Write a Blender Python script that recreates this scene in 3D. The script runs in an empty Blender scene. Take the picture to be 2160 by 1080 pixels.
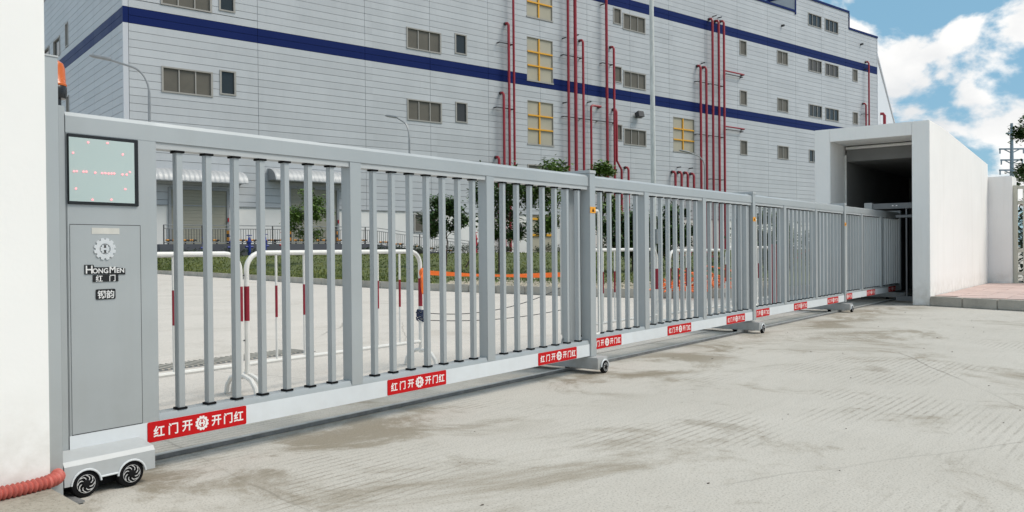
import bpy, bmesh, math, random
from mathutils import Vector, Matrix, noise
random.seed(7)
SC = bpy.context.scene
COL = SC.collection
rad = math.radians

# ------------------------------------------------------------------ camera
CAM_H = 1.1
FPX, CX, CY = 1740.0, 1080.0, 540.0
yaw = rad(90) - math.atan(1354 / 1740.0)
pit = math.atan(13 / 1740.0)
rol = 0.0092
fw = Vector((math.sin(yaw) * math.cos(pit), math.cos(yaw) * math.cos(pit), -math.sin(pit)))
r0 = Vector((math.cos(yaw), -math.sin(yaw), 0))
u0 = r0.cross(fw)
up = u0 * math.cos(rol) + r0 * math.sin(rol)
rt = r0 * math.cos(rol) - u0 * math.sin(rol)
cam_d = bpy.data.cameras.new('camera')
cam_d.sensor_width = 36.0
cam_d.lens = FPX / 2160.0 * 36.0
cam_d.clip_start = 0.05
cam_d.clip_end = 3000
cam = bpy.data.objects.new('camera', cam_d)
COL.objects.link(cam)
M = Matrix((rt, up, -fw)).transposed().to_4x4()
M.translation = Vector((0, 0, CAM_H))
cam.matrix_world = M
SC.camera = cam

def project(p):
    d = Vector(p) - Vector((0, 0, CAM_H))
    z = d.dot(fw)
    return CX + FPX * d.dot(rt) / z, CY - FPX * d.dot(up) / z, z

# ------------------------------------------------------------------ world and sun
SUN_EL, SUN_H = rad(52), Vector((0.50, -0.866, 0)).normalized()
SUN_DIR = Vector((SUN_H.x * math.cos(SUN_EL), SUN_H.y * math.cos(SUN_EL), math.sin(SUN_EL)))
W = bpy.data.worlds.new('World')
SC.world = W
W.use_nodes = True
nt = W.node_tree
nt.nodes.clear()
def wn(t, **k):
    n = nt.nodes.new(t)
    for a, b in k.items():
        setattr(n, a, b)
    return n
wo = wn('ShaderNodeOutputWorld')
bg = wn('ShaderNodeBackground')
bg.inputs['Strength'].default_value = 0.14
sky = wn('ShaderNodeTexSky', sky_type='NISHITA', sun_disc=False)
sky.sun_elevation = SUN_EL
sky.sun_rotation = math.atan2(SUN_H.x, SUN_H.y)
sky.air_density = 1.0
sky.dust_density = 0.15
sky.ozone_density = 3.5
tc = wn('ShaderNodeTexCoord')
mp = wn('ShaderNodeMapping')
mp.inputs['Scale'].default_value = (1, 1, 1.5)
n1 = wn('ShaderNodeTexNoise', noise_dimensions='4D')
n1.inputs['Scale'].default_value = 7.0
n1.inputs['Detail'].default_value = 10
n1.inputs['Roughness'].default_value = 0.52
n1.inputs['Distortion'].default_value = 0.15
n1.inputs['W'].default_value = 12.1
mr = wn('ShaderNodeMapRange', interpolation_type='SMOOTHSTEP')
mr.inputs['From Min'].default_value = 0.492
mr.inputs['From Max'].default_value = 0.548
n2 = wn('ShaderNodeTexNoise', noise_dimensions='4D')
n2.inputs['Scale'].default_value = 11
n2.inputs['Detail'].default_value = 7
n2.inputs['W'].default_value = 8.0
cr = wn('ShaderNodeValToRGB')
cr.color_ramp.elements[0].position = 0.30
cr.color_ramp.elements[0].color = (3.9, 4.0, 4.1, 1)
cr.color_ramp.elements[1].position = 0.62
cr.color_ramp.elements[1].color = (5.4, 5.35, 5.25, 1)
mx = wn('ShaderNodeMix', data_type='RGBA')
L = nt.links.new
L(tc.outputs['Generated'], mp.inputs['Vector'])
L(mp.outputs['Vector'], n1.inputs['Vector'])
L(mp.outputs['Vector'], n2.inputs['Vector'])
L(n1.outputs['Fac'], mr.inputs['Value'])
L(n2.outputs['Fac'], cr.inputs['Fac'])
L(mr.outputs['Result'], mx.inputs['Factor'])
tint = wn('ShaderNodeMix', data_type='RGBA')
tint.inputs['Factor'].default_value = 0.85
tint.inputs['B'].default_value = (1.10, 2.20, 2.95, 1)
L(sky.outputs['Color'], tint.inputs['A'])
L(tint.outputs['Result'], mx.inputs['A'])
L(cr.outputs['Color'], mx.inputs['B'])
L(mx.outputs['Result'], bg.inputs['Color'])
L(bg.outputs['Background'], wo.inputs['Surface'])
sd = bpy.data.lights.new('sun', 'SUN')
sd.energy = 2.1
sd.angle = rad(30)
sd.color = (1.0, 0.93, 0.83)
sun = bpy.data.objects.new('sun', sd)
COL.objects.link(sun)
sun.rotation_euler = (-SUN_DIR).to_track_quat('-Z', 'Y').to_euler()
sun.location = (0, 0, 60)
vs = SC.view_settings
vs.view_transform = 'Standard'
vs.look = 'None'
vs.exposure = 0.50
vs.gamma = 1.0
vs.use_curve_mapping = False

# ------------------------------------------------------------------ materials
MATS = {}
def mat(name, col, rough=0.6, metal=0.0, var=0.0, vscale=3.0, bump=0.0, bscale=40.0, spec=0.5, emit=None, estr=0.0, coat=0.0, stretch=None):
    if name in MATS:
        return MATS[name]
    m = bpy.data.materials.new(name)
    m.use_nodes = True
    t = m.node_tree
    b = t.nodes['Principled BSDF']
    b.inputs['Base Color'].default_value = (*col, 1)
    b.inputs['Roughness'].default_value = rough
    b.inputs['Metallic'].default_value = metal
    b.inputs['Specular IOR Level'].default_value = spec
    b.inputs['Coat Weight'].default_value = coat
    if emit:
        b.inputs['Emission Color'].default_value = (*emit, 1)
        b.inputs['Emission Strength'].default_value = estr
    if var or bump:
        g = t.nodes.new('ShaderNodeNewGeometry')
        mpn = t.nodes.new('ShaderNodeMapping')
        if stretch:
            mpn.inputs['Scale'].default_value = stretch
        t.links.new(g.outputs['Position'], mpn.inputs['Vector'])
    if var:
        n = t.nodes.new('ShaderNodeTexNoise')
        n.inputs['Scale'].default_value = vscale
        n.inputs['Detail'].default_value = 6
        n.inputs['Roughness'].default_value = 0.62
        t.links.new(mpn.outputs['Vector'], n.inputs['Vector'])
        r = t.nodes.new('ShaderNodeValToRGB')
        r.color_ramp.elements[0].position = 0.28
        r.color_ramp.elements[1].position = 0.72
        r.color_ramp.elements[0].color = (*[c * (1 - var) for c in col], 1)
        r.color_ramp.elements[1].color = (*[min(1, c * (1 + var)) for c in col], 1)
        t.links.new(n.outputs['Fac'], r.inputs['Fac'])
        t.links.new(r.outputs['Color'], b.inputs['Base Color'])
        rr = t.nodes.new('ShaderNodeMapRange')
        rr.inputs['To Min'].default_value = max(0, rough - 0.12)
        rr.inputs['To Max'].default_value = min(1, rough + 0.12)
        t.links.new(n.outputs['Fac'], rr.inputs['Value'])
        t.links.new(rr.outputs['Result'], b.inputs['Roughness'])
    if bump:
        n2 = t.nodes.new('ShaderNodeTexNoise')
        n2.inputs['Scale'].default_value = bscale
        n2.inputs['Detail'].default_value = 5
        t.links.new(mpn.outputs['Vector'], n2.inputs['Vector'])
        bp = t.nodes.new('ShaderNodeBump')
        bp.inputs['Strength'].default_value = bump
        bp.inputs['Distance'].default_value = 0.02
        t.links.new(n2.outputs['Fac'], bp.inputs['Height'])
        t.links.new(bp.outputs['Normal'], b.inputs['Normal'])
    MATS[name] = m
    return m

GATE = mat('gate_paint', (0.40, 0.425, 0.435), 0.34, metal=0.25, var=0.05, vscale=1.6)
GATEL = mat('gate_paint_light', (0.43, 0.45, 0.46), 0.4, var=0.04, vscale=2.0)
FASC = mat('fascia_white', (0.66, 0.69, 0.715), 0.4, var=0.04, vscale=3)
BLACK = mat('black_rubber', (0.009, 0.009, 0.010), 0.7, spec=0.12)
BLKGL = mat('black_gloss', (0.008, 0.008, 0.009), 0.25)
STRED = mat('sticker_red', (0.50, 0.008, 0.010), 0.5, var=0.05, vscale=8, spec=0.15)
STWHITE = mat('sticker_white', (0.80, 0.77, 0.75), 0.5)
SCREEN = mat('screen_glass', (0.44, 0.53, 0.52), 0.18, var=0.03, vscale=2.0, spec=0.6)
LED = mat('led_red', (0.9, 0.2, 0.22), 0.4, emit=(1.0, 0.16, 0.18), estr=2.2)
CHROME = mat('chrome', (0.74, 0.74, 0.75), 0.3, metal=0.55, var=0.05, vscale=30)
STEEL = mat('steel_plate', (0.62, 0.60, 0.55), 0.45, metal=0.3, var=0.08, vscale=20)
TRUCK = mat('truck_grey', (0.40, 0.41, 0.41), 0.5, var=0.08, vscale=9)
RAILM = mat('rail_steel', (0.20, 0.20, 0.20), 0.5, metal=0.1, var=0.35, vscale=14)
RAILT = mat('rail_top', (0.50, 0.50, 0.48), 0.4, metal=0.1, var=0.25, vscale=10)  # paler grey for the top face of the ground rail
WALLW = mat('white_render', (0.82, 0.812, 0.795), 0.75, var=0.03, vscale=1.1, bump=0.035, bscale=45)
def weather(m, dirt, top, amt, streak):
    t = m.node_tree
    b = t.nodes['Principled BSDF']
    src = b.inputs['Base Color'].links[0].from_socket
    g = t.nodes.new('ShaderNodeNewGeometry')
    sp = t.nodes.new('ShaderNodeSeparateXYZ')
    t.links.new(g.outputs['Position'], sp.inputs[0])
    def noise_(sc, det, stretch=(1, 1, 1)):
        mp_ = t.nodes.new('ShaderNodeMapping')
        mp_.inputs['Scale'].default_value = stretch
        t.links.new(g.outputs['Position'], mp_.inputs['Vector'])
        n = t.nodes.new('ShaderNodeTexNoise')
        n.inputs['Scale'].default_value = sc
        n.inputs['Detail'].default_value = det
        n.inputs['Roughness'].default_value = 0.65
        t.links.new(mp_.outputs['Vector'], n.inputs['Vector'])
        return n.outputs['Fac']
    def mr_(v, a, b_, lo=0.0, hi=1.0):
        r = t.nodes.new('ShaderNodeMapRange')
        r.inputs['From Min'].default_value = a
        r.inputs['From Max'].default_value = b_
        r.inputs['To Min'].default_value = lo
        r.inputs['To Max'].default_value = hi
        t.links.new(v, r.inputs['Value'])
        return r.outputs['Result']
    def mul_(a, b_):
        x = t.nodes.new('ShaderNodeMath')
        x.operation = 'MULTIPLY'
        t.links.new(a, x.inputs[0])
        t.links.new(b_, x.inputs[1])
        return x.outputs[0]
    def mix_(f, a, col):
        x = t.nodes.new('ShaderNodeMix')
        x.data_type = 'RGBA'
        t.links.new(f, x.inputs['Factor'])
        t.links.new(a, x.inputs['A'])
        x.inputs['B'].default_value = (*col, 1)
        return x.outputs['Result']
    f1 = mul_(mr_(sp.outputs['Z'], top, 0.0, 0.0, amt), mr_(noise_(7, 6), 0.35, 0.65))
    f2 = mr_(noise_(2.2, 6, (3.0, 3.0, 0.22)), 0.52, 0.78, 0.0, streak)
    t.links.new(mix_(f2, mix_(f1, src, dirt), tuple(x * 1.2 for x in dirt)), b.inputs['Base Color'])
weather(WALLW, (0.42, 0.38, 0.32), 0.55, 0.55, 0.16)
weather(GATE, (0.25, 0.245, 0.225), 0.6, 0.30, 0.16)
weather(FASC, (0.40, 0.38, 0.34), 0.35, 0.30, 0.14)
weather(GATEL, (0.27, 0.26, 0.24), 0.35, 0.35, 0.14)
weather(TRUCK, (0.22, 0.20, 0.17), 0.16, 0.8, 0.2)
ORANGE = mat('beacon_orange', (0.52, 0.105, 0.008), 0.25, var=0.06, vscale=20, coat=0.2)
HOSE = mat('hose_red', (0.46, 0.105, 0.082), 0.55, var=0.2, vscale=25)
WHITEP = mat('barrier_white', (0.74, 0.73, 0.70), 0.4, var=0.07, vscale=9)
REDP = mat('barrier_red', (0.27, 0.012, 0.028), 0.45, var=0.15, vscale=12)
GALV = mat('galvanised', (0.27, 0.28, 0.29), 0.45, metal=0.4, var=0.12, vscale=6)
MASTM = mat('mast_grey', (0.50, 0.52, 0.51), 0.6, var=0.22, vscale=5, stretch=(3, 3, 0.6))
TAPE = mat('orange_tape', (0.85, 0.16, 0.02), 0.5, var=0.12, vscale=12)
ROPE = mat('blue_rope', (0.02, 0.035, 0.09), 0.8, var=0.3, vscale=60)
WIRE = mat('grey_wire', (0.05, 0.05, 0.055), 0.7)
LABELO = mat('label_orange', (0.80, 0.33, 0.01), 0.5, var=0.15, vscale=40)
PANEL = mat('clad_panel', (0.44, 0.462, 0.488), 0.42, var=0.06, vscale=0.5, spec=0.35, stretch=(1, 1, 0.3))
weather(PANEL, (0.30, 0.31, 0.32), 0.1, 0.0, 0.22)
def per_panel(m):
    t = m.node_tree
    b = t.nodes['Principled BSDF']
    src = b.inputs['Base Color'].links[0].from_socket
    g = t.nodes.new('ShaderNodeNewGeometry')
    mp_ = t.nodes.new('ShaderNodeMapping')
    mp_.inputs['Rotation'].default_value = (0, 0, math.atan2(0.2181, 0.9759))
    mp_.inputs['Location'].default_value = (-14.36 + 0.58, 0, -15.12 + 0.486 * 40)
    sn = t.nodes.new('ShaderNodeVectorMath')
    sn.operation = 'SNAP'
    sn.inputs[1].default_value = (5.72, 4.55, 0.486)
    wh = t.nodes.new('ShaderNodeTexWhiteNoise')
    hv = t.nodes.new('ShaderNodeHueSaturation')
    mr_ = t.nodes.new('ShaderNodeMapRange')
    mr_.inputs['To Min'].default_value = 0.955
    mr_.inputs['To Max'].default_value = 1.045
    t.links.new(g.outputs['Position'], mp_.inputs['Vector'])
    t.links.new(mp_.outputs['Vector'], sn.inputs[0])
    t.links.new(sn.outputs['Vector'], wh.inputs['Vector'])
    t.links.new(wh.outputs['Value'], mr_.inputs['Value'])
    t.links.new(mr_.outputs['Result'], hv.inputs['Value'])
    t.links.new(src, hv.inputs['Color'])
    t.links.new(hv.outputs['Color'], b.inputs['Base Color'])
per_panel(PANEL)
BLUE = mat('clad_blue', (0.003, 0.013, 0.09), 0.45, var=0.06, vscale=0.5, spec=0.12)
JOINT = mat('joint_dark', (0.20, 0.205, 0.215), 0.8)  # dark grey core paints the shadow in the panel joints
TRIM = mat('trim_light', (0.50, 0.52, 0.56), 0.4)
BASEW = mat('base_wall_white', (0.68, 0.68, 0.66), 0.8, var=0.06, vscale=0.6)
FRAME = mat('window_frame', (0.30, 0.29, 0.27), 0.45, var=0.05, vscale=2)
BLIND = mat('blind_pane', (0.12, 0.112, 0.095), 0.35, var=0.12, vscale=0.8, spec=0.2)
DARKG = mat('dark_glass', (0.022, 0.026, 0.028), 0.12, spec=0.5)
CREAM = mat('cream_pane', (0.36, 0.335, 0.26), 0.5, var=0.06, vscale=0.8)
YELLOW = mat('yellow_bar', (0.66, 0.33, 0.02), 0.6)
DOORM = mat('dock_door', (0.27, 0.265, 0.215), 0.55, var=0.06, vscale=0.7)
PIPE = mat('riser_red', (0.27, 0.010, 0.022), 0.4, var=0.12, vscale=1.5)
DARKM = mat('dark_metal', (0.035, 0.035, 0.038), 0.55)
DOCK = mat('dock_paint', (0.075, 0.08, 0.095), 0.7, var=0.12, vscale=1.0)
CANOPY = mat('canopy_metal', (0.40, 0.41, 0.42), 0.5, metal=0.2, var=0.10, vscale=1.5)
STOPY = mat('stop_yellow', (0.70, 0.28, 0.015), 0.5)
HYR = mat('hydrant_red', (0.36, 0.008, 0.018), 0.4)
HYB = mat('hydrant_blue', (0.01, 0.03, 0.22), 0.4)
KERB = mat('kerb_stone', (0.42, 0.39, 0.34), 0.85, var=0.22, vscale=2.2, bump=0.4, bscale=30)
PAVER = mat('paver_pink', (0.52, 0.395, 0.36), 0.85, var=0.10, vscale=2.5, bump=0.15, bscale=50)
EARTH = mat('lawn_soil', (0.085, 0.105, 0.03), 0.95, var=0.35, vscale=1.2)
GRASSM = mat('grass_blade', (0.095, 0.150, 0.030), 0.7, var=0.45, vscale=0.45)
for e_, c_ in zip([n for n in GRASSM.node_tree.nodes if n.type == 'VALTORGB'][0].color_ramp.elements, ((0.040, 0.080, 0.014, 1), (0.19, 0.20, 0.045, 1))):
    e_.color = c_
LEAFD = mat('leaf_dark', (0.050, 0.100, 0.024), 0.5, var=0.5, vscale=3.0)
LEAFL = mat('leaf_light', (0.10, 0.17, 0.03), 0.5, var=0.45, vscale=3.0)
HEDGEM = mat('hedge_leaf', (0.022, 0.05, 0.014), 0.6, var=0.5, vscale=3.0)
FLOWER = mat('flower_pink', (0.42, 0.03, 0.09), 0.6, var=0.3, vscale=6)
BARK = mat('bark', (0.055, 0.04, 0.032), 0.9, var=0.3, vscale=8)
GRAVEL = mat('gravel_stone', (0.42, 0.37, 0.29), 0.9, var=0.45, vscale=7)
FENCEC = mat('fence_cream', (0.52, 0.51, 0.43), 0.5, var=0.06, vscale=3)
PYLON = mat('pylon_steel', (0.20, 0.27, 0.33), 0.6)
FRAMEI = mat('garage_frame', (0.16, 0.165, 0.17), 0.5, var=0.08, vscale=5)
ANNEX = mat('annex_wall', (0.60, 0.63, 0.67), 0.6, var=0.03, vscale=0.3)

def ground_material(name, ca, cb, stain, treads=1.0, seed=0.0, stainamt=1.0, band=False):
    m = bpy.data.materials.new(name)
    m.use_nodes = True
    t = m.node_tree
    N = t.nodes.new
    K = t.links.new
    b = t.nodes['Principled BSDF']
    b.inputs['Roughness'].default_value = 0.85
    b.inputs['Specular IOR Level'].default_value = 0.3
    g = N('ShaderNodeNewGeometry')
    off = N('ShaderNodeVectorMath')
    off.inputs[1].default_value = (seed, seed * 0.7, 0)
    K(g.outputs['Position'], off.inputs[0])
    P = off.outputs[0]
    def nz(scale, det=6, rough=0.6, vec=P, dist=0.0):
        n = N('ShaderNodeTexNoise')
        n.inputs['Scale'].default_value = scale
        n.inputs['Detail'].default_value = det
        n.inputs['Roughness'].default_value = rough
        n.inputs['Distortion'].default_value = dist
        K(vec, n.inputs['Vector'])
        return n.outputs['Fac']
    def ramp(v, a, bb):
        r = N('ShaderNodeMapRange')
        r.interpolation_type = 'SMOOTHSTEP'
        r.inputs['From Min'].default_value = a
        r.inputs['From Max'].default_value = bb
        K(v, r.inputs['Value'])
        return r.outputs['Result']
    def mixc(f, A, B, mode='MIX'):
        x = N('ShaderNodeMix')
        x.data_type = 'RGBA'
        x.blend_type = mode
        K(f, x.inputs['Factor']) if not isinstance(f, float) else setattr(x.inputs['Factor'], 'default_value', f)
        for s, v in (('A', A), ('B', B)):
            if isinstance(v, tuple):
                x.inputs[s].default_value = (*v, 1)
            else:
                K(v, x.inputs[s])
        return x.outputs['Result']
    def mul(a, v):
        x = N('ShaderNodeMath')
        x.operation = 'MULTIPLY'
        K(a, x.inputs[0])
        if isinstance(v, (int, float)):
            x.inputs[1].default_value = v
        else:
            K(v, x.inputs[1])
        return x.outputs[0]
    c = mixc(ramp(nz(0.55, 8, 0.68), 0.3, 0.7), ca, cb)
    # directional brushed streaks
    st = N('ShaderNodeMapping')
    st.inputs['Rotation'].default_value = (0, 0, rad(3))
    st.inputs['Scale'].default_value = (1.2, 9.0, 1)
    K(P, st.inputs['Vector'])
    c = mixc(mul(ramp(nz(1.6, 7, 0.7, st.outputs[0]), 0.45, 0.75), 0.22), c, tuple(x * 0.72 for x in cb))
    # stains
    c = mixc(mul(ramp(nz(0.50, 9, 0.72, P, 0.6), 0.53, 0.66), 0.70 * stainamt), c, stain)
    c = mixc(mul(ramp(nz(1.5, 9, 0.74, P, 0.4), 0.56, 0.68), 0.42 * stainamt), c, tuple(x * 0.9 for x in stain))
    # grime gathered along the gate rail
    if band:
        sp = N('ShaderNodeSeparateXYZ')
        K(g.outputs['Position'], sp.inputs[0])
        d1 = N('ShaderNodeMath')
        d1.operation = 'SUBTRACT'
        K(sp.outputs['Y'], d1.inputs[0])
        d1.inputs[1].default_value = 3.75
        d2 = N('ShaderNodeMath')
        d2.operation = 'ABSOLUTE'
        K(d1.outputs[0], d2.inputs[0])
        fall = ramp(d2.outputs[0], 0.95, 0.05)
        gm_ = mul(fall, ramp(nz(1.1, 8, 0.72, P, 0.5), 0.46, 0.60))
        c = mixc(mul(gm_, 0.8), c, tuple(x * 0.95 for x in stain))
    # fine speckle
    c = mixc(mul(ramp(nz(95, 3, 0.7), 0.50, 0.68), 0.50), c, tuple(x * 0.5 for x in stain))
    c = mixc(mul(ramp(nz(38, 4, 0.7), 0.58, 0.75), 0.28), c, tuple(min(1, x * 1.35) for x in ca))
    # tyre and broom ribs
    wm = N('ShaderNodeMapping')
    wm.inputs['Rotation'].default_value = (0, 0, rad(2))
    K(P, wm.inputs['Vector'])
    wv = N('ShaderNodeTexWave')
    wv.wave_profile = 'SIN'
    wv.bands_direction = 'Y'
    wv.inputs['Scale'].default_value = 5.6
    wv.inputs['Distortion'].default_value = 0.7
    wv.inputs['Detail'].default_value = 3
    wv.inputs['Detail Scale'].default_value = 2.5
    K(wm.outputs[0], wv.inputs['Vector'])
    rib = ramp(wv.outputs['Fac'], 0.62, 0.98)
    msk = mul(ramp(nz(0.62, 4, 0.55), 0.49, 0.62), ramp(nz(9.0, 5, 0.75), 0.34, 0.60))
    ribm = mul(mul(rib, msk), 0.42 * treads)
    c = mixc(ribm, c, tuple(x * 0.62 for x in stain))
    # thin cracks
    vo = N('ShaderNodeTexVoronoi')
    vo.feature = 'DISTANCE_TO_EDGE'
    vo.inputs['Scale'].default_value = 0.21
    wp = N('ShaderNodeMix')
    wp.data_type = 'VECTOR'
    wp.inputs['Factor'].default_value = 0.10
    nn = N('ShaderNodeTexNoise')
    nn.inputs['Scale'].default_value = 1.6
    nn.inputs['Detail'].default_value = 5
    K(P, nn.inputs['Vector'])
    K(P, wp.inputs['A'])
    K(nn.outputs['Color'], wp.inputs['B'])
    K(wp.outputs['Result'], vo.inputs['Vector'])
    cr_ = N('ShaderNodeMapRange')
    cr_.inputs['From Min'].default_value = 0.0
    cr_.inputs['From Max'].default_value = 0.0022
    cr_.inputs['To Min'].default_value = 0.55
    cr_.inputs['To Max'].default_value = 0.0
    K(vo.outputs['Distance'], cr_.inputs['Value'])
    c = mixc(mul(cr_.outputs['Result'], ramp(nz(0.3, 2), 0.45, 0.6)), c, tuple(x * 0.4 for x in stain))
    K(c, b.inputs['Base Color'])
    bp = N('ShaderNodeBump')
    bp.inputs['Strength'].default_value = 0.35
    bp.inputs['Distance'].default_value = 0.004
    ad = N('ShaderNodeMath')
    ad.operation = 'SUBTRACT'
    K(nz(70, 4, 0.7), ad.inputs[0])
    K(ribm, ad.inputs[1])
    K(ad.outputs[0], bp.inputs['Height'])
    K(bp.outputs['Normal'], b.inputs['Normal'])
    return m
SEED = 3.1
GROUND = ground_material('concrete_apron', (0.515, 0.488, 0.442), (0.465, 0.438, 0.392), (0.225, 0.190, 0.135), 1.0, SEED, 1.0, True)
YARD = ground_material('concrete_yard', (0.62, 0.575, 0.525), (0.56, 0.52, 0.47), (0.36, 0.32, 0.27), 0.35, 11.0, 0.45)
ISLM = ground_material('concrete_island', (0.42, 0.39, 0.335), (0.33, 0.30, 0.25), (0.16, 0.14, 0.10), 0.0, 5.0)

# ------------------------------------------------------------------ mesh helpers
class MB:
    def __init__(s):
        s.v, s.f = [], []
    def box(s, x0, x1, y0, y1, z0, z1):
        n = len(s.v)
        s.v += [(x, y, z) for z in (z0, z1) for y in (y0, y1) for x in (x0, x1)]
        s.f += [tuple(n + i for i in q) for q in ((0, 2, 3, 1), (4, 5, 7, 6), (0, 1, 5, 4), (2, 6, 7, 3), (0, 4, 6, 2), (1, 3, 7, 5))]
        return s
    def prism(s, poly, a0, a1, axis='y'):
        """poly: list of 2D points (counter clockwise), extruded along axis"""
        n, k = len(s.v), len(poly)
        def P(p, a):
            return {'y': (p[0], a, p[1]), 'x': (a, p[0], p[1]), 'z': (p[0], p[1], a)}[axis]
        s.v += [P(p, a0) for p in poly] + [P(p, a1) for p in poly]
        s.f.append(tuple(n + i for i in range(k)))
        s.f.append(tuple(n + k + i for i in reversed(range(k))))
        for i in range(k):
            j = (i + 1) % k
            s.f.append((n + j, n + i, n + k + i, n + k + j))
        return s
    def tube(s, pts, r, n=10, cap=True):
        pts = [Vector(p) for p in pts]
        rs = r if isinstance(r, (list, tuple)) else [r] * len(pts)
        base = len(s.v)
        ref = None
        for i, p in enumerate(pts):
            a = pts[max(0, i - 1)]
            b = pts[min(len(pts) - 1, i + 1)]
            t = (b - a)
            t = t.normalized() if t.length > 1e-9 else Vector((0, 0, 1))
            if ref is None:
                ref = Vector((0, 0, 1)) if abs(t.z) < 0.9 else Vector((1, 0, 0))
            e1 = (ref - t * ref.dot(t)).normalized()
            e2 = t.cross(e1)
            ref = e1
            for k in range(n):
                w = 2 * math.pi * k / n
                q = p + (e1 * math.cos(w) + e2 * math.sin(w)) * rs[i]
                s.v.append(tuple(q))
        for i in range(len(pts) - 1):
            for k in range(n):
                a, b = base + i * n + k, base + i * n + (k + 1) % n
                s.f.append((a, b, b + n, a + n))
        if cap:
            s.f.append(tuple(base + k for k in reversed(range(n))))
            e = base + (len(pts) - 1) * n
            s.f.append(tuple(e + k for k in range(n)))
        return s
    def lathe(s, prof, n=24, c=(0, 0, 0), axis='z'):
        """prof: (radius, height) list"""
        base = len(s.v)
        for r, h in prof:
            for k in range(n):
                w = 2 * math.pi * k / n
                a, b = r * math.cos(w), r * math.sin(w)
                q = {'z': (a, b, h), 'y': (a, h, -b), 'x': (h, a, b)}[axis]
                s.v.append((q[0] + c[0], q[1] + c[1], q[2] + c[2]))
        for i in range(len(prof) - 1):
            for k in range(n):
                a, b = base + i * n + k, base + i * n + (k + 1) % n
                s.f.append((a, b, b + n, a + n))
        s.f.append(tuple(base + k for k in reversed(range(n))))
        e = base + (len(prof) - 1) * n
        s.f.append(tuple(e + k for k in range(n)))
        return s
    def mesh(s, name, m, bevel=0.0, smooth=True, ang=35):
        me = bpy.data.meshes.new(name)
        me.from_pydata(s.v, [], s.f)
        bm = bmesh.new()
        bm.from_mesh(me)
        bmesh.ops.recalc_face_normals(bm, faces=bm.faces)
        if bevel:
            bmesh.ops.bevel(bm, geom=[e for e in bm.edges if len(e.link_faces) == 2 and e.calc_face_angle(0) > 0.5], offset=bevel, segments=2, affect='EDGES', clamp_overlap=True)
        bm.to_mesh(me)
        bm.free()
        if smooth:
            me.polygons.foreach_set('use_smooth', [True] * len(me.polygons))
            me.set_sharp_from_angle(angle=rad(ang))
        me.materials.append(m)
        return me
    def build(s, name, m, parent=None, loc=(0, 0, 0), rz=0.0, bevel=0.0, smooth=True):
        return put(name, s.mesh(name, m, bevel, smooth), parent, loc, rz)

def put(name, me, parent=None, loc=(0, 0, 0), rz=0.0):
    o = bpy.data.objects.new(name, me)
    COL.objects.link(o)
    o.location = loc
    o.rotation_euler = (0, 0, rz)
    if parent:
        o.parent = parent
    return o

def tag(o, label=None, cat=None, group=None, kind=None):
    if label: o['label'] = label
    if cat: o['category'] = cat
    if group: o['group'] = group
    if kind: o['kind'] = kind
    return o

def thing(name, label, cat, loc=(0, 0, 0), rz=0.0, group=None):
    o = put(name, None, None, loc, rz)
    o.empty_display_size = 0.2
    return tag(o, label, cat, group)

def copy_tree(o, parent=None):
    c = o.copy()
    COL.objects.link(c)
    if parent: c.parent = parent
    for ch in list(o.children):
        copy_tree(ch, c)
    return c

def B(x0, x1, y0, y1, z0, z1):
    return MB().box(x0, x1, y0, y1, z0, z1)

def text_mesh(name, body, size, m, depth=0.0015, bold=0.0, stretch=1.0):
    """text standing upright in the x-z plane, front towards -y, centred on its own box"""
    c = bpy.data.curves.new(name, 'FONT')
    c.body = body
    c.size = size
    c.extrude = depth
    c.offset = bold
    c.resolution_u = 3
    o = bpy.data.objects.new(name, c)
    COL.objects.link(o)
    me = bpy.data.meshes.new_from_object(o.evaluated_get(bpy.context.evaluated_depsgraph_get()))
    bpy.data.objects.remove(o)
    bpy.data.curves.remove(c)
    xs = [v.co.x for v in me.vertices]
    ys = [v.co.y for v in me.vertices]
    mx_, my_ = (min(xs) + max(xs)) / 2, (min(ys) + max(ys)) / 2
    for v in me.vertices:
        x, y, z = v.co
        v.co = ((x - mx_) * stretch, -z, y - my_)
    me.materials.clear()
    me.materials.append(m)
    me.name = name
    return me

def join_meshes(name, items, m):
    """items: (mesh, dx, dz, scale)"""
    out = MB()
    for me, dx, dz, sc in items:
        n = len(out.v)
        out.v += [(v.co.x * sc + dx, v.co.y, v.co.z * sc + dz) for v in me.vertices]
        out.f += [tuple(n + i for i in p.vertices) for p in me.polygons]
    me = bpy.data.meshes.new(name)
    me.from_pydata(out.v, [], out.f)
    me.materials.append(m)
    return me

def gear_poly(cx, cz, ro, ri, teeth, n=8, phase=0.0):
    pts = []
    for i in range(teeth):
        for k in range(n):
            a = phase + 2 * math.pi * (i + k / n) / teeth
            r = ro if n * 0.22 <= k < n * 0.78 else ri
            pts.append((cx + r * math.cos(a), cz + r * math.sin(a)))
    return pts

def gear_ring(mb, cx, cz, ro, rm, rh, teeth, y0, y1):
    """toothed ring with a round hole of radius rh"""
    po = gear_poly(cx, cz, ro, rm, teeth)
    k = len(po)
    pi_ = [(cx + rh * math.cos(math.atan2(p[1] - cz, p[0] - cx)), cz + rh * math.sin(math.atan2(p[1] - cz, p[0] - cx))) for p in po]
    n = len(mb.v)
    for y in (y0, y1):
        mb.v += [(p[0], y, p[1]) for p in po] + [(p[0], y, p[1]) for p in pi_]
    for i in range(k):
        j = (i + 1) % k
        mb.f.append((n + i, n + j, n + k + j, n + k + i))
        mb.f.append((n + 2 * k + i, n + 3 * k + i, n + 3 * k + j, n + 2 * k + j))
        mb.f.append((n + i, n + 2 * k + i, n + 2 * k + j, n + j))
        mb.f.append((n + k + i, n + k + j, n + 3 * k + j, n + 3 * k + i))
    return mb

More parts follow.
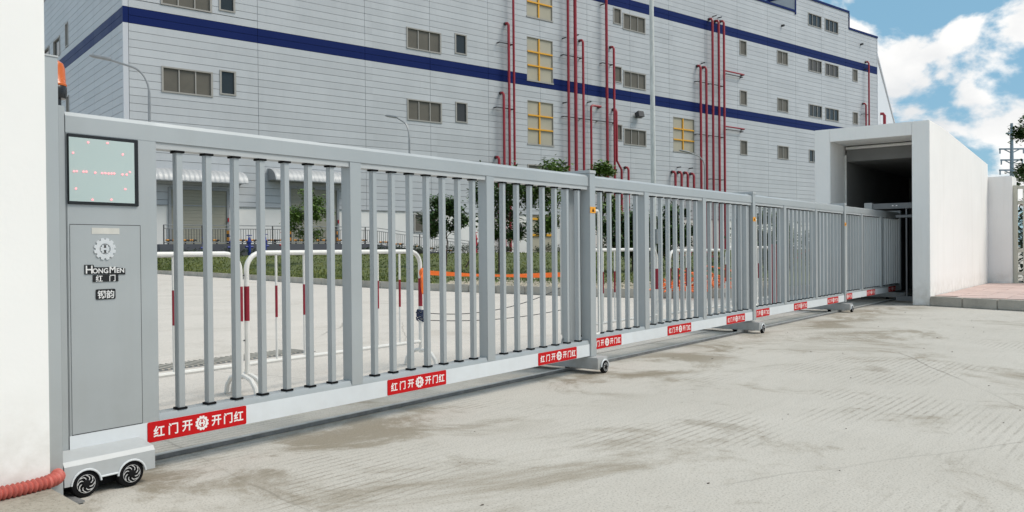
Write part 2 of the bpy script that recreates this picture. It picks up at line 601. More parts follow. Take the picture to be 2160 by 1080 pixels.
# ------------------------------------------------------------------ ground, yard, island, pavement
g = MB()
g.v = [(-900, -900, 0), (900, -900, 0), (900, 900, 0), (-900, 900, 0)]
g.f = [(0, 1, 2, 3)]
tag(g.build('ground', GROUND, smooth=False), kind='structure')
yd = MB()
yd.v = [(-60, 4.62, 0.004), (17.0, 4.62, 0.004), (17.0, 6.5, 0.004), (60, 6.5, 0.004), (60, 60, 0.004), (-60, 60, 0.004)]
yd.f = [(0, 1, 2, 3, 4, 5)]
tag(yd.build('yard', YARD, smooth=False), kind='structure')
isl = MB()
edge = [(1.575, 4.6), (1.572, 3.92), (1.568, 3.74), (1.555, 3.6), (1.535, 3.4), (1.515, 3.2), (1.48, 2.95), (1.30, 2.80), (0.6, 2.78), (-4, 2.78), (-4, 4.6)]
isl.prism(edge[::-1], 0.004, 0.100, 'z')
tag(isl.build('concrete_island', ISLM, bevel=0.008), kind='structure')

# right hand pavement: kerb stones, bedding and pink paving tiles
pv = tag(B(16.9, 30, -12, 3.24, 0.005, 0.140).build('pavement', KERB), kind='structure')
ka, kb = Vector((16.70, 3.25, 0)), Vector((15.10, -0.55, 0))
kd = (kb - ka).normalized()
kn = Vector((-kd.y, kd.x, 0))
kl = 0.62
kstone = B(0.004, kl - 0.004, -0.02, 0.12, 0.0, 0.175).mesh('kerb_stone', KERB, bevel=0.012)
kst_last = 0
for i in range(7):
    p = ka + kd * kl * i
    o = put('kerb_stone', kstone, pv, (p.x, p.y, random.uniform(-0.004, 0.003)), math.atan2(kd.y, kd.x))
tile = B(0.003, 0.397, 0.003, 0.397, 0.0, 0.03).mesh('paving_tile', PAVER, bevel=0.003)
for i in range(18):
    for j in range(9):
        x, y = 16.2 + 0.4 * i, 3.23 - 0.4 * (j + 1)
        # keep inside the kerb line
        s_ = (y + 0.2 - ka.y) / kd.y
        xk = ka.x + kd.x * s_ + 0.24
        if x < xk - 0.12 or (x > 23.2 and y > 2.5):
            continue
        put('paving_tile', tile, pv, (x, y, 0.141 + random.uniform(-0.003, 0.003)))
fill = MB()
fill.prism([(15.3, -0.55), (17.2, -0.55), (17.2, 3.24), (16.82, 3.24)], 0.004, 0.139, 'z')
fill.build('bedding', KERB, pv)

# ------------------------------------------------------------------ kerb line and lawn beyond the yard
KP = [(26.5, 56), (25.2, 50), (22.78, 41.37), (20.09, 30.17), (18.11, 23.27), (17.01, 19.11), (16.40, 15.61), (16.25, 13.28), (16.10, 11.34), (16.05, 10.22), (16.2, 9.1), (16.5, 8.0), (17.2, 7.13), (18.6, 6.55), (21, 6.3), (30, 6.2)]
def resample(pts, step):
    out, carry = [Vector(pts[0])], 0.0
    for a, b in zip(pts, pts[1:]):
        a, b = Vector(a), Vector(b)
        l = (b - a).length
        t = step - carry
        while t <= l:
            out.append(a + (b - a) * (t / l))
            t += step
        carry = (carry + l) % step
    return out
fine = resample([(*p, 0) for p in KP], 0.98)
kerb = tag(put('kerb', None), kind='structure')
ks = B(0.006, 0.974, -0.13, 0.0, 0.0, 0.195).mesh('kerb_stone', KERB, bevel=0.012)
for a, b in zip(fine, fine[1:]):
    d = b - a
    put('kerb_stone', ks, kerb, (a.x, a.y, 0.004 + random.uniform(-0.006, 0.004)), math.atan2(d.y, d.x)).scale = (d.length / 0.98, -1, 1)

BC = Vector((25.12, 49.22, 0))
BANG = math.atan2(-0.2181, 0.9759)
BD = Vector((math.cos(BANG), math.sin(BANG), 0))
BN = Vector((-BD.y, BD.x, 0))
def fpt(s, y, z):
    return BC + BD * s + BN * y + Vector((0, 0, z))
def lawn_z(u):
    u = max(0, min(1, u))
    return 0.18 + 0.67 * u * u * (3 - 2 * u)
far_s = [-6, -2, 1, 5, 12, 18, 24, 30, 36, 42, 50, 60, 72, 80, 90, 96]
NU = 26
LG = []
lawn = MB()
for i, (kx, ky) in enumerate(KP):
    a = Vector((kx + 0.13, ky, 0))
    b = fpt(far_s[i], -0.9 if i > 6 else -3.4, 0)
    row = []
    for j in range(NU + 1):
        u = (j / NU)
        p = a.lerp(b, u)
        p.z = lawn_z(u * 1.15) + (0.05 * noise.noise(p * 0.35) if 0 < j < NU else 0)
        row.append(p)
        lawn.v.append(tuple(p))
    LG.append(row)
for i in range(len(KP) - 1):
    for j in range(NU):
        a = i * (NU + 1) + j
        lawn.f.append((a, a + 1, a + NU + 2, a + NU + 1))
tag(lawn.build('lawn', EARTH), kind='structure')
def lawn_point(fi, u):
    i = min(int(fi), len(KP) - 2)
    fj = u * NU
    j = min(int(fj), NU - 1)
    a = LG[i][j].lerp(LG[i + 1][j], fi - i)
    b = LG[i][j + 1].lerp(LG[i + 1][j + 1], fi - i)
    return a.lerp(b, fj - j)
rg = random.Random(3)
gr = MB()
for k in range(26000):
    fi = rg.uniform(1.5, 12.5)
    u = rg.random() ** 1.8
    if fi > 6.0 and u < 0.05:
        continue
    p = lawn_point(fi, u)
    dist = p.length
    h = rg.uniform(0.04, 0.13) * (0.8 + 0.4 * noise.noise(p * 0.8))
    w = 0.012 + 0.0007 * dist
    a = rg.uniform(0, 6.28)
    dx, dy = math.cos(a) * w, math.sin(a) * w
    lx, ly = rg.uniform(-.05, .05), rg.uniform(-.05, .05)
    n = len(gr.v)
    gr.v += [(p.x - dx, p.y - dy, p.z - 0.01), (p.x + dx, p.y + dy, p.z - 0.01), (p.x + lx, p.y + ly, p.z + h)]
    gr.f.append((n, n + 1, n + 2))
tag(gr.build('grass', GRASSM, smooth=False), 'short green grass covering the lawn behind the kerb', 'grass', kind='stuff')
gv = MB()
for k in range(4200):
    fi = rg.uniform(6.2, 12.6)
    u = abs(rg.gauss(0, 0.035))
    p = lawn_point(fi, min(u, 0.16))
    r = rg.uniform(0.012, 0.05)
    n = len(gv.v)
    for q in ((1, 0, 0), (0, 1, 0), (-1, 0, 0), (0, -1, 0), (0, 0, 0.8), (0, 0, -0.5)):
        gv.v.append((p.x + q[0] * r * rg.uniform(.6, 1.3), p.y + q[1] * r * rg.uniform(.6, 1.3), p.z + 0.012 + q[2] * r * rg.uniform(.6, 1.2)))
    for t_ in ((0, 1, 4), (1, 2, 4), (2, 3, 4), (3, 0, 4), (1, 0, 5), (2, 1, 5), (3, 2, 5), (0, 3, 5)):
        gv.f.append(tuple(n + i for i in t_))
tag(gv.build('gravel', GRAVEL, smooth=False), 'loose tan gravel and rubble strewn behind the kerb', 'gravel', kind='stuff')

# ------------------------------------------------------------------ factory building
bld = thing('factory_building', 'long grey panel-clad factory with two dark blue bands and red pipes', 'building', tuple(BC), BANG)
LEN, ROOF = 93.3, 28.65
CH = 0.486
ZB = 15.12
openings = []      # s0, s1, z0, z1, panes, pane material, kind
def win(s0, s1, z0, z1, panes, pm, kind='w'):
    openings.append((s0, s1, z0, z1, panes, pm, kind))
FL = 5.45
for k in range(0, 3):
    win(2.24, 5.33, 11.16 + FL * k, 12.74 + FL * k, 3, BLIND)
    win(5.88, 6.86, 11.42 + FL * k, 12.98 + FL * k, 1, DARKG)
    win(20.18, 23.28, 11.08 + FL * k, 12.68 + FL * k, 3, BLIND)
    win(24.70, 25.78, 11.34 + FL * k, 12.92 + FL * k, 1, DARKG)
    win(42.93, 43.94, 11.32 + FL * k, 12.80 + FL * k, 1, BLIND)
    win(44.25, 47.33, 11.00 + FL * k, 12.53 + FL * k, 3, BLIND)
    win(32.20, 35.22, 10.20 + FL * k, 13.90 + FL * k, 0, CREAM, 'y')
    win(62.75, 63.98, 11.25 + FL * k, 12.83 + FL * k, 1, BLIND)
    win(69.95, 72.10, 11.28 + FL * k, 12.78 + FL * k, 2, BLIND)
for k in range(0, 4):
    win(76.56, 79.48, 11.30 + FL * k, 12.78 + FL * k, 3, DARKG)
    win(80.34, 83.40, 11.25 + FL * k, 12.75 + FL * k, 3, DARKG)
win(86.94, 88.14, 16.78, 18.30, 1, BLIND)
win(86.94, 88.14, 22.25, 23.78, 1, BLIND)
win(51.43, 54.83, 10.90, 14.32, 0, CREAM, 'y')
win(32.20, 35.22, 5.66, 8.40, 2, BLIND)
def subtract(rects, o):
    out = []
    for a0, a1, b0, b1 in rects:
        if o[0] >= a1 or o[1] <= a0 or o[2] >= b1 or o[3] <= b0:
            out.append((a0, a1, b0, b1))
            continue
        if b0 < o[2]: out.append((a0, a1, b0, o[2]))
        if b1 > o[3]: out.append((a0, a1, o[3], b1))
        lo, hi = max(b0, o[2]), min(b1, o[3])
        if a0 < o[0]: out.append((a0, o[0], lo, hi))
        if a1 > o[1]: out.append((o[1], a1, lo, hi))
    return out
joints = [0.30, 8.43, 16.56] + [22.28 + 5.72 * i for i in range(13)]
joints = [j for j in joints if j < LEN - 1] + [LEN]
GAP = 0.012
panels = []        # (rank depth, pieces, material, side)
def add_panel(a0, a1, z0, z1, side, ops):
    idx = round((z0 - ZB) / CH)
    m = BLUE if idx in (0, 1, 18, 19) else PANEL
    rects = [(a0 + GAP, a1 - GAP, z0 + GAP, z1 - GAP)]
    for o in ops:
        rects = subtract(rects, o)
    rects = [r for r in rects if r[1] - r[0] > 0.02 and r[3] - r[2] > 0.02]
    if not rects:
        return
    c = fpt((a0 + a1) / 2, 0, (z0 + z1) / 2) if side == 0 else fpt(0, (a0 + a1) / 2, (z0 + z1) / 2)
    px, py, dz = project(c)
    seen = 60 < px < 2200 and -40 < py < 420
    panels.append((0 if seen else 1, dz, rects, m, side))
zs = [4.13]
k0 = math.ceil((4.13 - ZB) / CH)
z = ZB + k0 * CH
while z < ROOF - 0.05:
    if z - zs[-1] > 0.05: zs.append(z)
    z += CH
zs.append(ROOF)
lops = [(17.7, 20.1, 16.45, 17.95), (21.7, 24.3, 16.45, 17.95), (14.9, 15.75, 16.6, 18.4), (14.9, 15.75, 11.1, 12.95), (17.7, 20.1, 21.9, 23.4), (21.7, 24.3, 21.9, 23.4)]
for z0, z1 in zip(zs, zs[1:]):
    for a0, a1 in zip(joints, joints[1:]):
        add_panel(a0, a1, z0, z1, 0, openings)
    for a0, a1 in zip([0.1, 2.7, 7.24, 11.8, 16.3, 20.9, 25.5], [2.7, 7.24, 11.8, 16.3, 20.9, 25.5, 30]):
        add_panel(a0, a1, z0, z1, 1, lops)
# raised stair tower parapet
z = ROOF
while z < 30.6:
    for a0, a1 in ((73.8, 79.9), (79.9, 86.0)):
        add_panel(a0, a1, z, min(z + CH, 30.72), 0, openings)
    z += CH
panels.sort(key=lambda p: (p[0], p[1]))
cache = {}
rest = {}
flat = [(ns, dz, r, m, side) for ns, dz, rects, m, side in panels for r in rects]
for i, (ns, dz, r, m, side) in enumerate(flat):
    if i < 300:
        key = (side, m.name, round(r[1] - r[0], 3), round(r[3] - r[2], 3))
        if key not in cache:
            mb = MB()
            mb.box(0, key[2], 0, 0.08, 0, key[3]) if side == 0 else mb.box(0, 0.08, 0, key[2], 0, key[3])
            cache[key] = mb.mesh('panel', m, smooth=False)
        put('panel', cache[key], bld, (r[0], 0, r[2]) if side == 0 else (0, r[0], r[2]))
    else:
        mb = rest.setdefault(m.name, MB())
        mb.box(r[0], r[1], 0, 0.08, r[2], r[3]) if side == 0 else mb.box(0, 0.08, r[0], r[1], r[2], r[3])
for nm, mb in rest.items():
    tag(mb.build('panel_field', MATS[nm], bld, smooth=False), kind='stuff')
core = B(0.13, LEN - 0.05, 0.13, 38, 4.05, ROOF - 0.1)
core.box(73.9, 85.9, 0.13, 9, ROOF - 0.1, 30.68)
core.build('wall_core', JOINT, bld, smooth=False)
B(73.78, 73.88, 0.02, 9, ROOF, 30.7).build('tower_side', PANEL, bld, smooth=False)
# corner trim and copings
tr = B(-0.025, 0.28, -0.025, 0.10, 4.1, ZB - 0.01)
tr.box(-0.025, 0.28, -0.025, 0.10, ZB + 2 * CH + 0.01, ROOF)
tr.build('corner_trim', TRIM, bld)
B(-0.03, 0.28, -0.03, 0.10, ZB, ZB + 2 * CH).build('corner_trim', BLUE, bld)
B(LEN, LEN + 0.12, -0.03, 0.4, 0.9, ROOF).build('corner_trim', TRIM, bld)
cp = B(-0.08, 73.74, -0.08, 0.35, ROOF + 0.003, ROOF + 0.26)
cp.box(86.06, LEN + 0.15, -0.08, 0.35, ROOF + 0.003, ROOF + 0.26)
cp.box(73.68, 86.12, -0.08, 0.35, 30.72, 30.98)
cp.box(73.66, 73.90, 0.352, 9, 30.72, 30.98)
cp.box(73.66, 73.86, -0.085, -0.005, ROOF - 0.25, 30.719)
cp.box(85.98, 86.14, -0.085, -0.005, ROOF + 0.1, 30.719)
cp.build('roof_coping', BLUE, bld)
# windows
def make_window(s0, s1, z0, z1, panes, pm, kind):
    fw_ = 0.07
    fr = MB()
    if kind == 'y':
        fr.box(s0 - 0.04, s1 + 0.04, -0.05, 0.10, z0 - 0.12, z0)
        fr.box(s0, s0 + 0.06, 0.0, 0.11, z0, z1)
        fr.box(s1 - 0.06, s1, 0.0, 0.11, z0, z1)
        fr.box(s0 + 0.06, s1 - 0.06, 0.0, 0.11, z1 - 0.06, z1)
        w = fr.build('window', FRAME, bld)
        B(s0 + 0.06, s1 - 0.06, 0.10, 0.125, z0, z1 - 0.06).build('pane', pm, w, smooth=False)
        cx_ = s0 + (s1 - s0) * 0.47
        B(cx_ - 0.07, cx_ + 0.07, 0.0, 0.08, z0 + 0.01, z1 - 0.07).build('bar', YELLOW, w)
        for q in (0.34, 0.66):
            zz = z0 + (z1 - z0) * q
            B(s0 + 0.07, s1 - 0.07, -0.03, 0.075, zz - 0.06, zz + 0.06).build('bar', YELLOW, w)
        return
    fr.box(s0 - 0.05, s1 + 0.05, -0.06, 0.12, z0 - 0.02, z0 + fw_)
    fr.box(s0 - 0.05, s1 + 0.05, -0.05, 0.12, z1 - fw_, z1 + 0.02)
    fr.box(s0 - 0.05, s0 + fw_, -0.045, 0.12, z0 + fw_, z1 - fw_)
    fr.box(s1 - fw_, s1 + 0.05, -0.045, 0.12, z0 + fw_, z1 - fw_)
    for i in range(1, panes):
        x = s0 + (s1 - s0) * i / panes
        fr.box(x - 0.035, x + 0.035, 0.0, 0.11, z0 + fw_, z1 - fw_)
    w = fr.build('window', FRAME, bld)
    for i in range(panes):
        a = s0 + (s1 - s0) * i / panes + (fw_ if i == 0 else 0.035)
        b = s0 + (s1 - s0) * (i + 1) / panes - (fw_ if i == panes - 1 else 0.035)
        B(a, b, 0.07, 0.095, z0 + fw_, z1 - fw_).build('pane', pm, w, smooth=False)
for o in openings:
    make_window(*o)
for a0, a1, z0, z1 in lops:
    fr = B(-0.05, 0.12, a0, a0 + 0.10, z0, z1)
    fr.box(-0.05, 0.12, a1 - 0.10, a1, z0, z1)
    fr.box(-0.05, 0.12, a0 + 0.10, a1 - 0.10, z0, z0 + 0.10)
    fr.box(-0.05, 0.12, a0 + 0.10, a1 - 0.10, z1 - 0.10, z1)
    w = fr.build('window', FRAME, bld)
    B(0.08, 0.11, a0 + 0.1, a1 - 0.1, z0 + 0.1, z1 - 0.1).build('pane', DARKG, w, smooth=False)
# white base wall with dock doors
dops = [(2.66, 6.18, 1.60, 5.10), (10.61, 14.12, 1.60, 5.46), (20.7, 22.7, 2.55, 3.92), (32.2, 35.0, 0.9, 4.13)]
base = [(0.05, LEN, 0.2, 4.08)]
for o in dops:
    base = subtract(base, o)
bw = MB()
for r in base:
    bw.box(r[0], r[1], 0.03, 0.5, r[2], r[3])
bw.box(0.05, 0.3, 0.501, 30, 0.2, 4.08)
bw.build('base_wall', BASEW, bld, smooth=False)
B(0.0, LEN, -0.05, 0.09, 4.075, 4.135).build('drip_sill', GALV, bld)
for s0, s1, z0, z1 in dops[:2]:
    d = B(s0 - 0.02, s1 + 0.02, 0.02 if z1 < 4 else -0.012, -0.002 if z1 > 4 else 0.03, z0, z1)
    d = MB()
    nsl = 16
    for i in range(nsl):
        a = z0 + (z1 - z0) * i / nsl
        d.prism([(0.0, a), (-0.012, a + 0.012), (-0.012, a + (z1 - z0) / nsl - 0.012), (0.0, a + (z1 - z0) / nsl)], s0, s1, 'x')
    dd = d.build('dock_door', DOORM, bld, loc=(0, -0.015, 0))
    fr = B(s0 - 0.16, s0, -0.10, 0.02, z0, z1 + 0.14)
    fr.box(s1, s1 + 0.16, -0.10, 0.02, z0, z1 + 0.14)
    fr.box(s0, s1, -0.10, 0.02, z1, z1 + 0.14)
    fr.build('door_frame', GALV, dd, loc=(0, 0, 0))
    B(s1 + 0.02, s1 + 0.10, -0.17, -0.101, z0 + 1.5, z0 + 1.75).build('door_switch', HYR, dd)
make_window(20.7, 22.7, 2.55, 3.92, 2, BLIND, 'w')
B(32.2, 35.0, 0.10, 0.2, 0.9, 4.12).build('side_door', CREAM, bld)
for zz in (2.35, 3.75):
    B(32.25, 34.95, -0.02, 0.098, zz - 0.09, zz + 0.09).build('bar', YELLOW, bld)
# canopies: corrugated quarter rounds
def canopy(s0, s1, z0, z1, dpt=1.3):
    mb = MB()
    nrib = int((s1 - s0) / 0.30)
    rows = []
    NQ = 7
    N_ = nrib * 4
    for i in range(N_ + 1):
        s = s0 + (s1 - s0) * i / N_
        bump_ = 0.03 if i % 4 in (1, 2) else 0.0
        row = []
        for q in range(NQ + 1):
            t = q / NQ * math.pi / 2
            yy = -(dpt + bump_) * math.sin(t)
            zz = z0 + (z1 - z0 + bump_) * math.cos(t)
            row.append(len(mb.v))
            mb.v.append((s, yy, zz))
        rows.append(row)
    for a, b in zip(rows, rows[1:]):
        for q in range(NQ):
            mb.f.append((a[q], b[q], b[q + 1], a[q + 1]))
    o = mb.build('canopy', CANOPY, bld)
    e = MB()
    for s in (s0, s1 - 0.04):
        e.prism([(0, z0), (-dpt, z0)] + [(-dpt * math.sin(t), z0 + (z1 - z0) * math.cos(t)) for t in [math.pi / 2 * (1 - i / 6) for i in range(1, 7)]], s, s + 0.04, 'x')
    e.box(s0, s1, -dpt - 0.02, -dpt + 0.04, z0 - 0.06, z0)
    e.build('canopy_end', GALV, o)
canopy(0.9, 7.16, 5.58, 6.38)
canopy(9.02, 15.2, 5.93, 6.75)
# red riser pipes with wall hooks
PY = -0.5
def riser(s, ztop, zbot=0.95, r=0.105, hook=True, path=None):
    mb = MB()
    if path is None:
        path = [(s, PY, zbot), (s, PY, ztop - 0.28)]
        if hook:
            path += [(s, PY + 0.05, ztop - 0.12), (s, PY + 0.14, ztop - 0.02), (s, PY + 0.28, ztop), (s, -0.02, ztop)]
    mb.tube(path, r, 8)
    p = mb.build('riser_pipe', PIPE, bld)
    if hook:
        MB().tube([(path[-1][0], -0.16, path[-1][2]), (path[-1][0], -0.0, path[-1][2])], r * 1.25, 8).build('wall_sleeve', DARKM, p)
    return p
for s, zt in ((29.8, 19.96), (29.22, 14.12), (28.66, 8.76), (38.42, 19.88), (40.34, 8.69), (42.41, 19.88), (44.28, 8.78), (51.13, 8.74), (52.09, 8.75), (53.06, 8.75), (54.05, 8.70), (55.26, 19.86), (56.2, 19.84), (57.3, 25.02), (58.35, 25.0), (59.25, 25.12), (90.14, 25.06), (89.34, 19.57)):
    riser(s, zt, r=0.125 if s > 50 and s < 60 else 0.11)
for s, r in ((30.33, 0.10), (36.59, 0.11), (37.46, 0.15), (41.45, 0.13)):
    riser(s, 27.5, r=r, hook=False)
riser(0, 0, path=[(39.37, PY, 0.95), (39.37, PY, 13.85), (39.42, PY, 14.04), (39.62, PY, 14.12), (40.62, PY, 14.12), (40.75, PY + 0.12, 14.12), (40.75, -0.02, 14.12)])
riser(0, 0, path=[(43.32, PY, 0.95), (43.32, PY, 8.5), (42.70, PY, 9.3), (42.70, PY, 13.85), (42.70, PY + 0.14, 14.10), (42.70, -0.02, 14.12)])
for zz in (19.86, 13.97):
    riser(0, 0, r=0.08, path=[(59.3, PY, zz), (62.8, PY, zz), (62.9, PY + 0.1, zz), (62.9, -0.02, zz)])
for s0, s1, zz in ((28.9, 30.4, 18.25), (28.5, 30.4, 12.85), (36.1, 38.45, 18.25), (36.1, 42.75, 12.82), (41.0, 42.45, 18.2), (54.8, 59.3, 18.2), (54.8, 59.3, 12.8), (50.9, 59.3, 6.9), (57.0, 59.3, 8.3), (59.8, 62.8, 19.6), (59.8, 62.8, 13.7), (89.0, 90.2, 18.2), (89.8, 90.2, 24.1)):
    mb = B(s0, s1, PY + 0.11, PY + 0.16, zz - 0.04, zz + 0.04)
    nb = max(2, int((s1 - s0) / 2) + 1)
    for i in range(nb):
        s = s0 + 0.05 + (s1 - s0 - 0.1) * i / (nb - 1)
        mb.box(s - 0.04, s + 0.04, PY + 0.161, 0.0, zz - 0.04, zz + 0.04)
    mb.build('pipe_bracket', DARKM, bld)
for s, zz in ((36.35, 19.82), (36.35, 14.11), (36.35, 8.77), (41.2, 23.65), (39.4, 14.5), (37.9, 20.3), (52.0, 9.3), (53.9, 9.3), (56.0, 20.3), (58.0, 25.5), (58.9, 25.5)):
    MB().tube([(s, PY, zz - 0.05), (s, -0.0, zz - 0.05)], 0.06, 6).build('pipe_stub', DARKM, bld)
# floodlight, small wall vents
fl = MB()
fl.prism([(-0.75, 13.72), (-0.25, 13.62), (-0.12, 14.05), (-0.6, 14.25)], 45.6, 46.35, 'x')
fl.tube([(45.95, -0.2, 13.85), (45.95, 0, 13.85)], 0.08, 6)
fl.build('floodlight', DARKM, bld)
for s, zz in ((70.9, 26.6), (89.0, 27.2)):
    MB().tube([(s, -0.35, zz), (s, 0, zz)], 0.13, 8).build('vent_pipe', DARKM, bld)
# dock platform, step and ramp
dk = B(1.1, 15.3, -3.0, 0.025, 0.2, 1.62)
dk.prism([(15.301, 0.2), (25.6, 0.2), (25.6, 0.42), (15.301, 1.62)], -3.0, 0.02, 'y')
dk.box(0.35, 1.099, -2.6, 0.02, 0.2, 1.28)
dk.build('dock_platform', DOCK, bld)
def dock_z(s):
    return 1.62 if s < 15.3 else 1.62 - (s - 15.3) * 1.2 / 10.3
rl = MB()
ss = [1.35 + 0.16 * i for i in range(150)]
for i, s in enumerate(ss):
    z0 = dock_z(s)
    if i % 14 == 0:
        rl.box(s - 0.03, s + 0.03, -2.93, -2.87, z0 + 0.001, z0 + 1.14)
    else:
        rl.box(s - 0.011, s + 0.011, -2.91, -2.89, z0 + 0.10, z0 + 0.93)
tag(rl.build('railing', DARKM, bld), kind='stuff')
rt_ = MB()
for zz in (0.10, 0.94, 1.15):
    rt_.tube([(1.33, -2.9, 1.62 + zz), (15.3, -2.9, 1.62 + zz), (25.2, -2.9, dock_z(25.2) + zz)], 0.026, 6)
rt_.build('handrail', GALV, bld)

# annex behind the far end of the factory
def V2(p): return Vector((p[0], p[1], 0))
a0 = fpt(LEN, 0.6, 0)
a1 = Vector((197.46, 45.55, 0))
ad_ = (a1 - a0).normalized()
an = thing('annex_building', 'white windowless annex receding behind the far end of the factory', 'building', tuple(a0), math.atan2(ad_.y, ad_.x))
al = (a1 - a0).length
B(0.2, al, 0, 30, 0, ROOF - 0.3).build('wall', ANNEX, an, smooth=False)
B(0.2, al, -0.2, 30.2, ROOF - 0.299, ROOF + 0.1).build('roof_coping', TRIM, an)
B(8.0, 10.5, -0.08, 0.05, 16.6, 18.4).build('window', DARKG, an)
for s, zt in ((20.0, 21.6), (28.0, 20.0)):
    MB().tube([(s, -0.6, 1), (s, -0.6, zt - 0.3), (s, -0.4, zt), (s, 0.1, zt)], 0.22, 8).build('riser_pipe', PIPE, an)

# ------------------------------------------------------------------ telescopic gate
# shared lettering meshes
t_hong = text_mesh('c1', '红', 1.0, STWHITE, 0.0, 0.022)
t_men = text_mesh('c2', '门', 1.0, STWHITE, 0.0, 0.022)
t_kai = text_mesh('c3', '开', 1.0, STWHITE, 0.0, 0.022)
SW, SH = 0.565, 0.101
cs = 0.060
letter_mesh = [join_meshes('lettering', [(me, (fx - 0.5) * SW, 0.0, cs) for me, fx in ch], STWHITE) for ch in
    (((t_hong, .106), (t_men, .242), (t_kai, .378)), ((t_kai, .675), (t_men, .800), (t_hong, .913)))]
gm = MB()
gear_ring(gm, 0.014, 0, 0.038, 0.0325, 0.0225, 12, -0.0006, 0.0006)
gm.prism(gear_poly(0.014, 0, 0.0195, 0.0165, 10), -0.0006, 0.0006, 'y')
gear_mesh = gm.mesh('gear_emblem', STWHITE, smooth=False)
hm_ = B(0.0025, 0.0065, -0.0005, 0.0005, -0.009, 0.009)
hm_.box(0.0215, 0.0255, -0.0005, 0.0005, -0.009, 0.009)
hm_ = MB()
for sgn in (-1, 1):
    hm_.prism([(0.014 - 0.006, sgn * 0.0045), (0.014 + 0.006, sgn * 0.0045), (0.014 + 0.003, sgn * 0.018), (0.014 - 0.003, sgn * 0.018)], -0.0005, 0.0005, 'y')
hmesh = hm_.mesh('gear_notch', STRED, smooth=False)
def rounded(x0, x1, z0, z1, r, n=4):
    pts = []
    for cx_, cz_, a0 in ((x1 - r, z0 + r, -90), (x1 - r, z1 - r, 0), (x0 + r, z1 - r, 90), (x0 + r, z0 + r, 180)):
        for i in range(n + 1):
            a = rad(a0 + 90 * i / n)
            pts.append((cx_ + r * math.cos(a), cz_ + r * math.sin(a)))
    return pts
sticker_mesh = MB().prism(rounded(-SW / 2, SW / 2, -SH / 2, SH / 2, 0.008), -0.0012, 0.0012, 'y').mesh('sticker', STRED, smooth=False)

PICK_H0, PICK_H1 = 0.295, 1.628
picket_mesh = B(-0.0185, 0.0185, 0.014, 0.051, PICK_H0, PICK_H1).mesh('picket', GATE, bevel=0.003)
cap_mesh = B(-0.0260, 0.0260, 0.006, 0.059, -0.0055, 0.0055).mesh('picket_cap', BLACK, bevel=0.001)
cap_dz = (PICK_H0 + 0.0030, PICK_H1 - 0.0075)
post_mesh = B(-0.046, 0.046, 0.0015, 0.085, 0.262, 1.657).mesh('post', GATE, bevel=0.002)
truck_prof = [(3.86 - 3.95 - 0.01, 0.045), (4.66 - 3.95, 0.045), (4.66 - 3.95, 0.118), (3.86 - 3.95 + 0.0, 0.125)]

def wheel(parent, x, y, z, R, rimr, w, nm='wheel', spokes=9):
    t = MB().lathe([(R * 0.80, -w / 2), (R * 0.95, -w / 2 + 0.004), (R, -w / 4), (R, w / 4), (R * 0.95, w / 2 - 0.004), (R * 0.8, w / 2)], 32, axis='y')
    o = t.build(nm, BLACK, parent, (x, y, z))
    rr = MB()
    gear_n = 36
    pr = []
    # rim ring
    n = len(rr.v)
    for yy in (-w / 2 - 0.004, -w / 2 + 0.006):
        for rad_ in (rimr, rimr * 0.965):
            for k in range(gear_n):
                a = 2 * math.pi * k / gear_n
                rr.v.append((rad_ * math.cos(a), yy, rad_ * math.sin(a)))
    G = gear_n
    for k in range(G):
        j = (k + 1) % G
        rr.f += [(n + k, n + j, n + G + j, n + G + k), (n + 2 * G + k, n + 3 * G + k, n + 3 * G + j, n + 2 * G + j), (n + k, n + 2 * G + k, n + 2 * G + j, n + j), (n + G + k, n + G + j, n + 3 * G + j, n + 3 * G + k)]
    for i in range(spokes):
        a = 2 * math.pi * i / spokes
        for q in range(3):
            f0, f1 = q / 3, (q + 1) / 3
            def pt(fr, side):
                rad_ = rimr * (0.42 + 0.52 * fr)
                aa = a + 0.75 * fr * fr + side * 0.12 * (0.55 + 0.45 * fr)
                return (rad_ * math.cos(aa), rad_ * math.sin(aa))
            rr.prism([pt(f0, -1), pt(f1, -1), pt(f1, 1), pt(f0, 1)], -w / 2 - 0.003, -w / 2 + 0.004, 'y')
    rr.build('rim', CHROME, o, smooth=False)
    MB().lathe([(rimr * 0.45, -w / 2 - 0.006), (rimr * 0.36, -w / 2 - 0.009), (0.001, -w / 2 - 0.010)], 20, axis='y').build('hub', BLACK, o)
    return o

def add_stickers(root, xs):
    for x in xs:
        st = put('sticker', sticker_mesh, root, (x + SW / 2, -0.0016, 0.2065))
        for lm_ in letter_mesh:
            put('lettering', lm_, st, (0, -0.0016, 0))
        put('gear_emblem', gear_mesh, st, (0, -0.0021, 0))
        put('gear_notch', hmesh, st, (0, -0.0036, 0))

